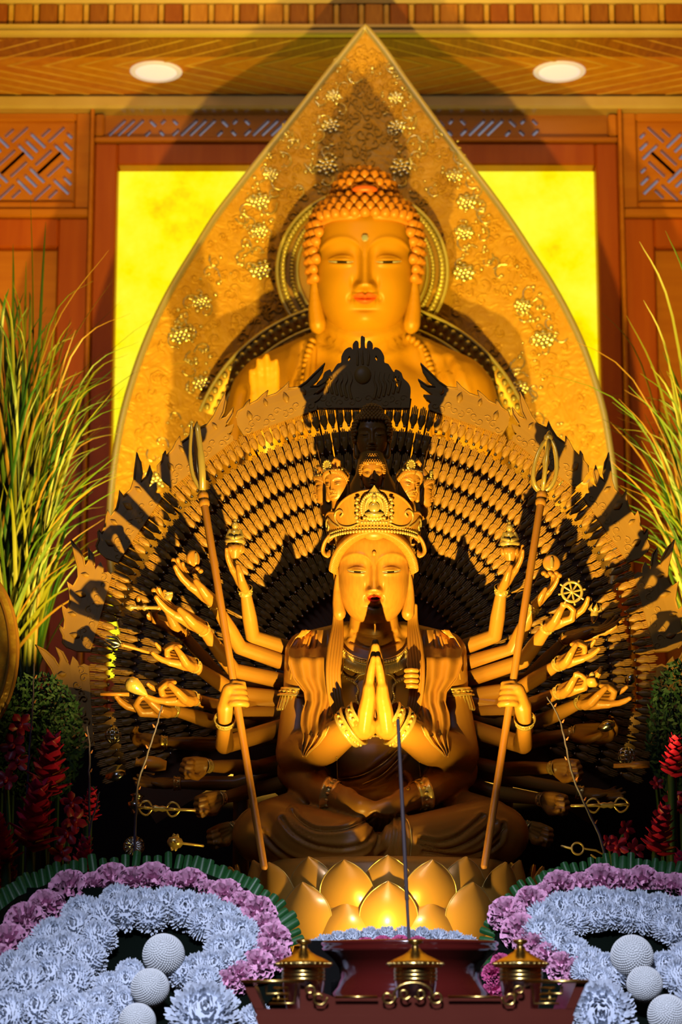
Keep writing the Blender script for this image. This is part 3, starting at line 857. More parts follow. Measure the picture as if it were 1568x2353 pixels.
# cloud swirls embossed on the panel
mb = MB()
for k in range(900):
    y = rs.uniform(110, 1150); 
    xl = np.interp(y, [p[1] for p in Lh[:16]], [p[0] for p in Lh[:16]]); xr = np.interp(y, [p[1] for p in Rh[:16]], [p[0] for p in Rh[:16]])
    x = rs.uniform(xl + 26, xr - 26); R0 = rs.uniform(7, 17); a0 = rs.uniform(0, 6.28); sg = rs.choice((-1, 1))
    pts = [halo_pt(x + R0 * (1 - 0.11 * i) * math.cos(a0 + sg * i * 0.75), y + R0 * (1 - 0.11 * i) * math.sin(a0 + sg * i * 0.75), 0.001) for i in range(8)]
    mb.tube(pts, [2.9 * mp6] * 8, 5)
o = build(mb, 'cloud_relief', M_HALO, halo); o['kind'] = 'stuff'
# round halo behind the head and a larger ring behind the shoulders
def ring_halo(cx, cy, D, r0, r1, a0, a1, name, fill=False, aspect=1.0):
    mp = mpp(D, cy); c = P(cx, cy, D); mb = MB()
    n = max(12, int((a1 - a0) / 0.055))
    pts0, pts1 = [], []
    for i in range(n + 1):
        a = a0 + (a1 - a0) * i / n
        pts0.append(c + Vector((r0 * mp * math.cos(a), -0.005, r0 * mp * math.sin(a) * aspect))); pts1.append(c + Vector((r1 * mp * math.cos(a), 0, r1 * mp * math.sin(a) * aspect)))
    full = a1 - a0 > 6.2
    mb.tube(pts0[:-1] if full else pts0, 4 * mp, 6, closed=full); mb.tube(pts1[:-1] if full else pts1, 4.5 * mp, 6, closed=full)
    for i in range(n):
        for f, rr in ((0.28, 5.5), (0.72, 7.0)):
            a = a0 + (a1 - a0) * (i + 0.5) / n; r = (r0 + (r1 - r0) * f) * mp
            mb.ell(c + Vector((r * math.cos(a), -0.006, r * math.sin(a) * aspect)), (rr * mp, rr * mp * 0.8, rr * mp), None, 7, 5)
    o = build(mb, name, M_RING, halo)
    mb = MB(); NN = 48
    A = np.array([[list(c + Vector((rr * mp * math.cos(a), 0.006, rr * mp * math.sin(a) * aspect))) for a in np.linspace(a0, a1, NN)] for rr in ((0.1 if fill else r0), r0, r1)])
    mb.grid(A, flip=True); build(mb, name + '_plate', M_HALO2, halo)
M_RING = mat('green_gold_ring', (0.80, 0.72, 0.26), 0.30, 0.45)
M_HALO2 = mat('smooth_gold_leaf', (0.70, 0.40, 0.05), 0.42, 0.3)
ring_halo(833, 622, 6.06, 150, 196, 0.0, 2 * PI, 'head_ring', fill=True)
ring_halo(833, 1075, 6.02, 352, 398, 0.35, PI - 0.35, 'shoulder_ring', fill=False)
# ================================================================== the large Buddha
BD = 5.82
mB = mpp(BD, 700)
bud = thing('buddha_statue', P(838, 1690, BD), 'large seated golden Buddha statue with curled hair, behind the many-armed statue', 'statue')
def bp(x, y, d=0.0):
    return P(x, y, BD + d)
mb = MB(); q = mB
mb.tube([bp(838, 740, -0.02), bp(838, 830, 0.0), bp(838, 880, 0.02)], [98 * q, 104 * q, 150 * q], 24)
mb.ell(bp(832, 1040, 0.03), (262 * q, 170 * q, 235 * q), None, 32, 20)
mb.ell(bp(832, 1250, 0.03), (240 * q, 180 * q, 260 * q), None, 32, 20)
for s, sx, ex in ((-1, 625, 575), (1, 1045, 1085)):
    mb.tube([bp(832 + s * 80, 850, 0.05), bp(sx, 905, 0.05)], [95 * q, 92 * q], 16)
    mb.tube([bp(sx, 915, 0.03), bp(ex, 1120, 0.02), bp(ex, 1300, -0.02)], [98 * q, 96 * q, 92 * q], 18)
mb.tube([bp(575, 1300, -0.02), bp(600, 1240, -0.22), bp(612, 1080, -0.30)], [92 * q, 80 * q, 56 * q], 16)
mb.tube([bp(1085, 1300, -0.02), bp(1040, 1400, -0.22), bp(900, 1440, -0.30)], [90 * q, 80 * q, 62 * q], 16)
for s in (-1, 1):
    mb.tube([bp(832 + s * 120, 1480, 0.0), bp(832 + s * 330, 1530, -0.18), bp(832 + s * 60, 1560, -0.34)], [150 * q, 120 * q, 95 * q], 18)
mb.ell(bp(838, 1530, 0), (330 * q, 240 * q, 150 * q), None, 28, 14)
folds = [[(700, 800), (690, 900), (676, 1020)], [(686, 806), (668, 900), (640, 1020)], [(1000, 830), (1030, 920), (1040, 1020)], [(1030, 830), (1070, 920), (1085, 1010)], [(975, 800), (995, 900), (1000, 1000)],
         [(745, 772), (838, 792), (930, 772)], [(742, 788), (838, 810), (932, 788)], [(560, 900), (548, 960), (540, 1020)]]
body = link('body', remesh(mb, 0.011, 6, carve(folds, 7, 0.010), 'buddha_body', [M_BUDDHA]), bud)
# raised hand
mb = MB(); hand(mb, frame(bp(612, 985, -0.36), (bp(606, 850, -0.40) - bp(612, 985, -0.36)), (0, -1, 0.1), 78 * q), 'flat', -1, 1.05)
mb.tube([bp(612, 1080, -0.30), bp(612, 990, -0.36)], [50 * q, 36 * q], 12)
link('raised_hand', remesh(mb, 0.005, 3, None, 'buddha_hand', [M_BUDDHA]), bud)
mb = MB(); hand(mb, frame(bp(900, 1440, -0.32), (-1, -0.2, 0), (0, -0.2, 1), 80 * q), 'open', 1, 1.05)
link('resting_hand', remesh(mb, 0.006, 3, None, 'buddha_hand_low', [M_BUDDHA]), bud)
# robe borders
for pts in ([(712, 800), (704, 880), (690, 960), (680, 1030)], [(722, 800), (716, 880), (704, 960), (694, 1030)], [(966, 800), (990, 880), (1004, 960), (1008, 1030)]):
    L = smooth_line(pts, 5); mb = MB(); me = body.data
    from mathutils.bvhtree import BVHTree
    if 'BVHB' not in globals():
        BVHB = BVHTree.FromPolygons([v.co[:] for v in me.vertices], [p.vertices[:] for p in me.polygons])
    o0 = Vector((0, 0, CZ)); hit = []
    for p in L:
        d = (P(p[0], p[1], 5) - o0).normalized(); h = BVHB.ray_cast(o0, d)
        if h[0]: hit.append(h[0] - d * 0.002)
    if len(hit) > 2:
        mb.tube(hit, 0.009, 6); build(mb, 'robe_border', M_BUDDHA, bud)
# mala beads
me_b = MB(); me_b.ell((0, 0, 0), (1, 1, 0.72), None, 12, 8); BEAD = me_b.mesh('bead', True, [M_BUDDHA])
for pts in ([(722, 775), (712, 800), (703, 840), (697, 900), (694, 960), (694, 1030)], [(930, 772), (955, 785), (975, 808), (988, 840), (998, 890), (1006, 950), (1010, 1030)]):
    L = smooth_line(pts, 12); acc = 0; last = None
    for a, b in zip(L[:-1], L[1:]):
        acc += np.linalg.norm(b - a)
        if acc > 10.5:
            acc = 0
            d = (P(a[0], a[1], 5) - o0).normalized(); h = BVHB.ray_cast(o0, d)
            if h[0]:
                tdir = Vector((b[0] - a[0], 0, a[1] - b[1])).normalized()
                inst('bead', BEAD, bud, Matrix.Translation(h[0] - d * 0.010) @ tdir.to_track_quat('Z', 'Y').to_matrix().to_4x4() @ Matrix.Scale(9.5 * q, 4))
# head
HMB = head_matrix(838, 612, BD - 0.08, 112, 9)
head = head_mesh('buddha_head', 280, 230, [M_BUDDHA, M_BLIP, M_EYE, M_EYEW])
inst('head', head, bud, HMB)
mb = MB(); ear(mb, -1); inst('ear', remesh(mb, 0.03, 4, None, 'ear', [M_BUDDHA]), bud, HMB)
mb = MB(); ear(mb, 1); inst('ear', remesh(mb, 0.03, 4, None, 'ear', [M_BUDDHA]), bud, HMB)
# hair: cap, ushnisha mound, curls
M_HAIRB = mat('amber_hair_paint', (0.66, 0.25, 0.03), 0.38, coat=0.2)
mb = MB(); mb.ell((0, 0.08, 0.46), (1.20, 1.08, 1.06), None, 36, 26); mb.ell((0, 0.10, 1.52), (0.60, 0.60, 0.44), None, 20, 12)
def hair_fn(co, no):
    # clear the face: push the cap behind the arched hairline
    m = (co[:, 2] < 0.84 - 0.10 * (co[:, 0] / 0.7) ** 2) & (co[:, 1] < -0.30)
    co = co.copy(); co[m, 1] = np.maximum(co[m, 1], -0.36)
    return co
cap = mb.mesh('hair_cap', True, [M_HAIRB]); displace(cap, hair_fn); inst('hair_cap', cap, bud, HMB)
mbc = MB(); mbc.lathe([(0.0, 1.0), (0.25, 0.95), (0.45, 0.72), (0.62, 0.62), (0.85, 0.30), (1.0, -0.1), (0.95, -0.4), (0.6, -0.6)], 10)
CURL = mbc.mesh('curl', True, [M_HAIRB])
for p, n in hair_curls(True, 0.205):
    inst('curl', CURL, bud, HMB @ Matrix.Translation(p) @ n.to_track_quat('Z', 'Y').to_matrix().to_4x4() @ Matrix.Scale(0.120, 4))
mb = MB(); mb.ell((0, -0.66, 1.46), (0.27, 0.14, 0.10), None, 16, 8); inst('crown_jewel', mb.mesh('crown_jewel', True, [M_BLIP]), bud, HMB)
mb = MB(); mb.ell((0, -0.965, 0.42), (0.075, 0.05, 0.075), None, 7, 4); inst('forehead_gem', mb.mesh('forehead_gem', False, [M_GEM]), bud, HMB)
# lotus seat under the Buddha (hidden behind the screen from the hall)
zb = bp(838, 1690).z
seat = thing('buddha_pedestal', (bp(838, 1690).x, BD, Z_BACK), 'golden round pedestal under the large Buddha', 'pedestal')
mb = MB(); hh = zb - Z_BACK + 0.06
hh -= 0.075
mb.lathe([(0.0, 0), (0.32, 0), (0.33, 0.04), (0.28, 0.07), (0.26, hh * 0.5), (0.31, hh - 0.05), (0.32, hh), (0.0, hh)], 40, (bp(838, 1690).x, BD - 0.06, Z_BACK)); build(mb, 'drum', M_HALO2, seat)
# plinth under the pointed halo
t = thing('halo_plinth', (0.07, HD + 0.02, Z_BACK), 'dark plinth that holds up the pointed halo', 'plinth')
zz = halo_pt(830, 1690).z
mb = MB(); mb.box((0.06, HD + 0.06, (Z_BACK + zz) / 2 - 0.002), (0.9, 0.10, zz - Z_BACK - 0.008), bev=0.01); build(mb, 'plinth_block', M_DARK, t, smooth=False)
# ================================================================== screen of a thousand hands
SD = 3.385
SCX, SCY = 857, 1562
def fan(r, th, out=0.0):
    th2 = max(-1.7, min(1.7, th)); k = 1 + 0.035 * (th2 / 1.57) ** 2
    return P(SCX + r * k * math.sin(th), SCY - r * k * math.cos(th), SD - 0.04 * (th2 / 1.6) ** 2 - out)
qs = mpp(SD, 1250)
scr = thing('hand_screen', P(SCX, 2150, SD), 'wide carved screen of radiating small hands edged with flame panels behind the many-armed statue', 'screen')
def fan_hand():
    mb = MB()
    mb.lathe([(3.4, -2), (5.0, 3), (8.2, 9), (9.0, 17), (8.4, 24), (7.0, 28)], 8, M=Matrix.Diagonal((1.0, 0.55, 1.0)))
    for i, x in enumerate((-6.3, -2.1, 2.1, 6.3)):
        L = (44, 48.5, 47, 42)[i]
        x1 = x * 0.95
        V = []
        for z, y, w in ((23, 0.5, 1.85), (L - 4, -2.6, 1.75), (L, -2.2, 1.0)):
            xx = x + (x1 - x) * (z - 23) / 25
            V += [(xx - w, y - w, z), (xx + w, y - w, z), (xx + w, y + w * 1.2, z), (xx - w, y + w * 1.2, z)]
        fs = []
        for a in (0, 4):
            for k in range(4):
                fs.append((a + k, a + (k + 1) % 4, a + 4 + (k + 1) % 4, a + 4 + k))
        fs.append((8, 9, 10, 11))
        mb.add(V, fs)
    mb.tube([(-7.2, -3, 9), (-8.3, -5, 17), (-6.0, -6.0, 25)], [2.0, 2.0, 1.3], 5, rnd=False)
    mb.ell((0, -3.2, 17), (3.2, 2.2, 4.4), None, 6, 4)
    mb.ell((0, -3.0, -3.5), (3.9, 3.5, 3.5), None, 8, 6, mi=1)
    return mb.mesh('fan_hand', True, [M_SCREEN, M_BEAD])
FH = fan_hand()
cands = []
ROWS = [590, 534, 479, 425, 372, 320, 269, 219]
for ri, r in enumerate(ROWS):
    pitch = (18.4 - ri * 0.35) / r
    thm = math.radians(112 if ri < 6 else 100)
    n = int(thm / pitch)
    for i in range(-n, n + 1):
        th = (i + 0.5 * (ri % 2)) * pitch
        if abs(th) > thm:
            continue
        cands.append((ri, r, th))
def fan_mat(r, th):
    p = fan(r, th, 0.0 if r > 560 else 0.004)
    up = (fan(r + 40, th) - fan(r - 10, th)).normalized()
    up = (up + Vector((0, -0.10, 0))).normalized()
    y = Vector((0, 1, 0)); y = (y - up * y.dot(up)).normalized(); x = y.cross(up)
    M = Matrix((x, y, up)).transposed().to_4x4() @ Matrix.Scale(qs, 4)
    M.translation = p
    return M
def shown(c):
    # the hands of the upper arc that the photograph shows best come first
    ri, r, th = c
    x, y = SCX + r * math.sin(th), SCY - r * math.cos(th)
    hidden = abs(x - 858) < 105 and y > 1060
    return (hidden, abs(th) > math.radians(62), ri + abs(th) * 2.0)
cands.sort(key=shown)
for c in cands[:300]:
    inst('small_hand', FH, scr, fan_mat(c[1], c[2]))
rest = MB()
v0 = np.zeros(len(FH.vertices) * 3); FH.vertices.foreach_get('co', v0); v0 = v0.reshape(-1, 3)
f0 = [tuple(p.vertices) for p in FH.polygons]; m0 = [p.material_index for p in FH.polygons]
for c in cands[300:]:
    M = np.array(fan_mat(c[1], c[2]))
    base = rest.n
    rest.add(v0 @ M[:3, :3].T + M[:3, 3], f0)
    rest.m[-len(f0):] = m0
o = build(rest, 'small_hands', [M_SCREEN, M_BEAD], scr); o['kind'] = 'stuff'
# dark boards behind the rows of hands, one per folding leaf
panels = [0.0] + [s * math.radians(a) for a in (19.5, 38, 57, 76, 95) for s in (-1, 1)]
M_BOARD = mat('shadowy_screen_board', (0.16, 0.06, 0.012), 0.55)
lower = [s * math.radians(a) for a in (114, 133, 152, 171) for s in (-1, 1)]
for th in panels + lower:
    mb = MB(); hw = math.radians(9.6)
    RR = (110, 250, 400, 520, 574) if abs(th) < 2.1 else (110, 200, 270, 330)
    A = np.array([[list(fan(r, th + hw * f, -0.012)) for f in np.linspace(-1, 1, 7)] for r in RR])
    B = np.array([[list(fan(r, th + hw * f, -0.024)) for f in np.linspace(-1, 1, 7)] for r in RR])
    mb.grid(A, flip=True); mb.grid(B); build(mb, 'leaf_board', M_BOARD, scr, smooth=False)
    for dt in (-0.8, 0.0, 0.8) if th in panels else ():
        mb = MB(); mb.tube([fan(540, th + hw * dt, -0.016), fan(650, th + hw * dt, -0.012)], 2.4 * qs, 6)
        build(mb, 'leaf_strut', M_BOARD, scr)
# flame panels
fl = [(-1, 628), (-1.02, 662), (-0.95, 688), (-0.86, 700), (-0.70, 702), (-0.58, 713), (-0.50, 716), (-0.55, 704), (-0.36, 706), (-0.18, 716), (-0.05, 722), (-0.13, 706), (0.10, 706), (0.30, 716), (0.45, 728), (0.40, 710), (0.62, 706), (0.82, 716), (1.02, 734), (1.30, 760), (1.20, 735), (1.05, 712), (0.90, 700), (1.06, 698), (1.30, 712), (1.20, 694), (1.0, 680), (0.90, 672), (1.12, 668), (1.02, 656), (0.90, 650), (0.96, 640), (0.92, 628)]
M_FLAME = mat('carved_flame_wood', (0.58, 0.29, 0.05), 0.40, col2=(0.66, 0.34, 0.065), scale=18, coat=0.1)
def swirl(mb, c, R, a0, sg, r, tx, ty, n=9, turns=0.7):
    pts = []
    for i in range(n):
        a = a0 + sg * i * turns; rr = R * (1 - 0.095 * i)
        pts.append(c + tx * (rr * math.cos(a)) + ty * (rr * math.sin(a)))
    mb.tube(pts, [r] * n, 5)
for th in panels[1:]:
    sg = -1 if th < 0 else 1     # tips lean towards the crown of the arc
    hw = math.radians(8.4)
    lean = 0.10 if abs(th) < 1.2 else 0.0
    def fp(f, r, out=0.0):
        return fan(632 + (r - 628) * (0.74 + 0.12 * abs(th)), th - sg * f * hw, 0.004 + out)
    outl = [fp(f, r) for f, r in fl]
    c = fp(0, 670)
    ey = (fp(0, 720) - c).normalized(); ex = Vector((ey.z, 0, -ey.x)).normalized()
    poly = []
    mb = MB()
    N = len(outl)
    tri = tessellate_polygon([[Vector(((p - c).dot(ex), (p - c).dot(ey), 0)) for p in outl]])
    V = [p - Vector((0, 0.006, 0)) for p in outl] + [p + Vector((0, 0.006, 0)) for p in outl]
    fs = [tuple(t) for t in tri] + [tuple(i + N for i in reversed(t)) for t in tri] + [(i, (i + 1) % N, (i + 1) % N + N, i + N) for i in range(N)]
    mb.add([v[:] for v in V], fs)
    pan = build(mb, 'flame_panel', M_FLAME, scr, smooth=False)
    # relief: teardrops, cloud scrolls, raised lip
    mb = MB()
    for f, r, s in ((-0.66, 672, 1.0), (-0.2, 690, 0.8), (0.28, 684, 1.1), (0.72, 690, 0.8)):
        p = fp(f, r, 0.007)
        mb.tube([p - ey * 6 * qs * s, p, p + ey * 7 * qs * s, p + ey * 13 * qs * s], [4.0 * qs * s, 7.0 * qs * s, 4.6 * qs * s, 1.0 * qs * s], 7)
    for k in range(11):
        f = -0.85 + 0.165 * k; r = 638 + (k % 3) * 8
        swirl(mb, fp(f, r, 0.006), 10 * qs, k * 1.3, 1 if k % 2 else -1, 1.9 * qs, ex, ey)
    lip = [fp(f, r, 0.007) for f, r in fl[2:-6]]
    mb.tube(lip, 2.4 * qs, 5)
    build(mb, 'flame_relief', M_FLAME, pan)
# tall middle flame
lm = [(727, 940), (724, 900), (729, 884), (741, 872), (746, 859), (759, 852), (763, 858), (775, 840), (784, 836), (785, 822), (794, 806), (806, 801), (811, 806), (811, 794), (818, 786), (824, 790), (825, 803), (829, 800), (829, 780), (832, 775)]
rm = [(2 * 834 - x, y) for x, y in reversed(lm[:-1])]
outl = [tuple(p) for p in smooth_line(lm + [(836, 777)] + rm, 3)]
holes = [[(751, 896), (748, 890), (755, 878), (757, 866), (761, 872), (757, 886)], [(916, 896), (919, 890), (912, 878), (910, 866), (906, 872), (910, 886)], [(801, 833), (799, 826), (804, 820), (806, 827)], [(868, 826), (866, 832), (862, 826), (864, 819)]]
def tp(p, out=0.0):
    return P(p[0], p[1], SD - out)
c0 = tp((834, 860))
mb = MB()
f2 = lambda p: ((tp(p) - c0).x, (tp(p) - c0).z)
mb.prism([f2(p) for p in outl], (0, 1, 0), (1, 0, 0), (0, 0, 1), 0.014, c0 - Vector((0, 0.008, 0)), holes=[[f2(p) for p in h] for h in holes])
pan = build(mb, 'flame_panel', M_FLAME, scr, smooth=False)
mb = MB()
mb.ell(tp((834, 862), 0.008), (20 * qs, 8 * qs, 22 * qs), None, 20, 12)
for s in (-1, 1):
    for k in range(6):
        x0 = 834 + s * (26 + 11 * k); y0 = 905 - k * 3
        Lw = smooth_line([tp((x0, y0 + 10), 0.008), tp((x0 + s * 5, y0 - 14), 0.009), tp((x0 - s * 1, y0 - 34 + k * 3), 0.009), tp((x0 + s * 2, y0 - 52 + k * 5), 0.008)], 4); mb.tube([Vector(v) for v in Lw], [qs * (3.6 - 0.22 * i) for i in range(len(Lw))], 6)
    for k in range(7):
        swirl(mb, tp((834 + s * (12 + 13.5 * k), 915 + (k % 2) * 10), 0.008), 9 * qs, k * 1.1, s, 1.3 * qs, Vector((1, 0, 0)), Vector((0, 0, 1)))
for k, (x, y) in enumerate(((834, 836), (822, 838), (846, 838))):
    mb.tube([tp((x, y), 0.008), tp((x + (k - 1) * 2, y - 20), 0.009), tp((x, y - 38), 0.007)], [3 * qs, 2.6 * qs, 0.8 * qs], 6)
build(mb, 'flame_relief', M_FLAME, pan)
# foot of the screen
mb = MB(); zz = P(SCX, 2150, SD).z
mb.tube([Vector((P(SCX, 1500, SD).x, SD + 0.075, Z_STAT + 0.03)), P(SCX, 1250, SD + 0.05)], 0.016, 10); 
mb.box((P(SCX, 1500, SD).x, SD + 0.10, Z_STAT + 0.014), (0.5, 0.12, 0.024), bev=0.004)
build(mb, 'screen_stand', M_BOARD, scr)
for s in (-1, 1):
    mb = MB(); x0 = P(SCX + s * 300, 1500, SD).x
    mb.tube([Vector((x0, SD + 0.02, Z_STAT + 0.016)), P(SCX + s * 300, 1500, SD + 0.02)], 0.012, 8); build(mb, 'screen_leg', M_BOARD, scr)
# ================================================================== the many-armed statue
GD = 3.20
qg = mpp(GD, 1600)
gy = thing('many_armed_statue', P(872, 2100, GD), 'seated many-armed golden statue with crown and praying hands on a lotus throne', 'statue')
def gp(x, y, d=0.0):
    return P(x, y, GD + d)
CX = 863
# ---- torso, main arms, praying hands and legs: one continuous body
mb = MB(); q = qg
mb.tube([gp(859, 1395, -0.055), gp(860, 1440, -0.03), gp(861, 1500, -0.01)], [52 * q, 58 * q, 84 * q], 20)
mb.ell(gp(862, 1545, 0.0), (165 * q, 105 * q, 95 * q), None, 28, 18)
mb.ell(gp(863, 1640, -0.005), (146 * q, 108 * q, 130 * q), None, 28, 18)
mb.ell(gp(866, 1760, -0.01), (138 * q, 118 * q, 110 * q), None, 28, 18)
mb.ell(gp(868, 1850, -0.005), (190 * q, 150 * q, 80 * q), None, 28, 16)
for s, sx, elx, wx_, hx in ((-1, 706, 684, 812, 846), (1, 1022, 1052, 914, 882)):
    mb.tube([gp(CX + s * 60, 1478, 0.0), gp(sx, 1500, 0.0)], [52 * q, 50 * q], 16)
    mb.tube([gp(sx, 1500, 0.0), gp(sx + s * 10, 1600, -0.02), gp(elx, 1730, -0.045)], [52 * q, 46 * q, 50 * q], 18)
    mb.tube([gp(elx, 1735, -0.045), gp((elx + wx_) / 2, 1712, -0.12), gp(wx_, 1668, -0.175)], [50 * q, 43 * q, 30 * q], 18)
    # second pair resting in the lap
    mb.tube([gp(elx + s * -2, 1770, -0.02), gp(CX + s * 120, 1822, -0.10), gp(CX + s * 60, 1840, -0.135)], [50 * q, 34 * q, 26 * q], 16)
    mb.tube([gp(CX + s * 75, 1838, -0.13), gp(CX + s * 30, 1856, -0.15), gp(CX + s * -8, 1862, -0.152)], [26 * q, 24 * q, 16 * q], 12)
# thighs and knees
for s, kx in ((-1, 632), (1, 1118)):
    mb.tube([gp(870 + s * 90, 1880, 0.02), gp(kx, 1912, -0.07)], [92 * q, 76 * q], 20)
    mb.tube([gp(kx, 1915, -0.08), gp(870 + s * 60, 1938, -0.15)], [78 * q, 56 * q], 20)
    mb.ell(gp(kx - s * -8, 1918, -0.075), (88 * q, 85 * q, 72 * q), None, 20, 14)
mb.ell(gp(872, 1955, -0.08), (260 * q, 140 * q, 40 * q), None, 28, 12)
def cc(l):
    return [(500 + x / 2.119, 1650 + y / 2.119) for x, y in l]
folds = [cc(l) for l in ([(365, 455), (400, 500), (480, 545), (600, 545), (700, 510), (770, 465)], [(315, 490), (370, 560), (470, 615), (620, 632), (740, 590), (790, 475)], [(220, 560), (300, 645), (420, 700), (640, 700), (760, 650), (815, 480)],
                         [(770, 690), (830, 620), (845, 480)], [(858, 680), (872, 570), (880, 470)], [(905, 690), (912, 600), (900, 490)], [(985, 590), (1080, 605), (1180, 570), (1290, 480)], [(980, 612), (1100, 640), (1220, 605), (1350, 510)], [(1000, 650), (1180, 672), (1300, 640), (1395, 540)], [(1330, 640), (1380, 590), (1390, 520)],
                         [(600, 300), (700, 285), (800, 220), (880, 150)], [(620, 325), (720, 320), (830, 260), (905, 175)], [(700, 335), (800, 315), (870, 270)])]
fn1 = carve(folds, 4.2, 0.0042)
rings = carve([[(812, 1452), (860, 1466), (908, 1452)], [(806, 1474), (860, 1490), (914, 1474)]], 3.0, 0.0025)
body = link('body', remesh(mb, 0.0030, 5, lambda co, no: rings(fn1(co, no), no), 'statue_body', [M_STATUE]), gy)
from mathutils.bvhtree import BVHTree
BVHG = BVHTree.FromPolygons([v.co[:] for v in body.data.vertices], [p.vertices[:] for p in body.data.polygons])
def on_body(px, py, lift=0.0, fallback=-0.08):
    o0 = Vector((0, 0, CZ)); d = (P(px, py, 3) - o0).normalized(); h = BVHG.ray_cast(o0, d)
    return (h[0] - d * lift) if h[0] else P(px, py, GD + fallback)
def surf_tube(pts, r, name, m, lift=0.0, n=6, parent=None, k=5):
    L = smooth_line(pts, k); mb = MB(); mb.tube([on_body(p[0], p[1], lift) for p in L], r, n)
    return build(mb, name, m, parent or gy)
# praying hands (edge on: palms meet in the middle plane)
for s, wx_ in ((-1, 815), (1, 911)):
    mb = MB()
    w = gp(CX + s * 26, 1668, -0.185); tip = gp(CX + s * 6, 1500, -0.198)
    mb.tube([gp(wx_ + s * 4, 1672, -0.172), w], [32 * q, 30 * q], 14)
    M = frame(w, tip - w, (-s, 0, 0.12), 92 * q)
    # thumbs towards the chest: the little-finger edges face the hall
    hand(mb, M, 'pray', -1 if s < 0 else 1, 1.0)
    def narrow(co, no, s=s):
        return co
    link('praying_hand', remesh(mb, 0.0016, 2, None, 'praying_hand', [M_STATUE]), gy)
# ---- gilded bangles: lathe rings with beads
def bangle(p, axis, R, h, parent, name='bracelet', rows=2, flare=1.1, beads=16, mats=None):
    ax = Vector(axis).normalized(); M = ax.to_track_quat('Z', 'Y').to_matrix()
    mb = MB()
    mb.lathe([(R, -h / 2), (R * 1.07, -h / 2), (R * 1.10, -h * 0.3), (R * 1.04, -h * 0.2), (R * 1.05, h * 0.15), (R * 1.10 * flare, h * 0.3), (R * 1.12 * flare, h / 2), (R * flare, h / 2)], 24, p, M)
    for i in range(beads):
        a = 2 * PI * i / beads
        c = Vector(p) + M @ Vector((R * 1.07 * math.cos(a), R * 1.07 * math.sin(a), -h * 0.03))
        mb.ell(c, (R * 0.11, R * 0.11, h * 0.16), M, 6, 4)
    return build(mb, name, mats or M_GOLD, parent)
for s, a, b in ((-1, (800, 1676, -0.155), (838, 1652, -0.185)), (1, (924, 1676, -0.155), (888, 1652, -0.185))):
    pa, pb = gp(*a), gp(*b)
    ax = Vector((-s * 0.80, -0.30, 0.52))
    pc = gp(816 if s < 0 else 910, 1666, -0.172)
    bangle(pc - ax * 13 * q, ax, 40 * q, 23 * q, gy, beads=18)
    bangle(pc + ax * 14 * q, ax, 38 * q, 23 * q, gy, beads=18)
for s, x in ((-1, 762), (1, 970)):
    bangle(gp(x, 1826, -0.112), (s * 1.0, 0.3, 0.25), 31 * q, 30 * q, gy, beads=14)
for s, x in ((-1, 670), (1, 1062)):
    p = gp(CX + s * (x - CX) * s + s * 0 if False else (695 if s < 0 else 1033), 1612, -0.02); ax = Vector((s * 0.10, 0.08, -1))
    bangle(p + Vector((0, 0, 18 * q)), ax, 47 * q, 20 * q, gy, 'armband', beads=22)
    # fringe of gilt strips below the armband
    M = ax.normalized().to_track_quat('Z', 'Y').to_matrix(); mb = MB()
    c0 = p + Vector((0, 0, 8 * q))
    mb.lathe([(47 * q, 0), (50 * q, 1 * q), (52 * q, 16 * q), (55 * q, 30 * q), (53 * q, 33 * q), (48 * q, 28 * q)], 30, c0, M)
    for i in range(30):
        a = 2 * PI * i / 30; d = M @ Vector((math.cos(a), math.sin(a), 0))
        mb.tube([c0 + d * 48 * q, c0 + d * 51 * q + ax * 16 * q, c0 + d * 53 * q + ax * 30 * q], [3.2 * q, 3.6 * q, 4.4 * q], 5)
    build(mb, 'armband_fringe', M_GOLD, gy)
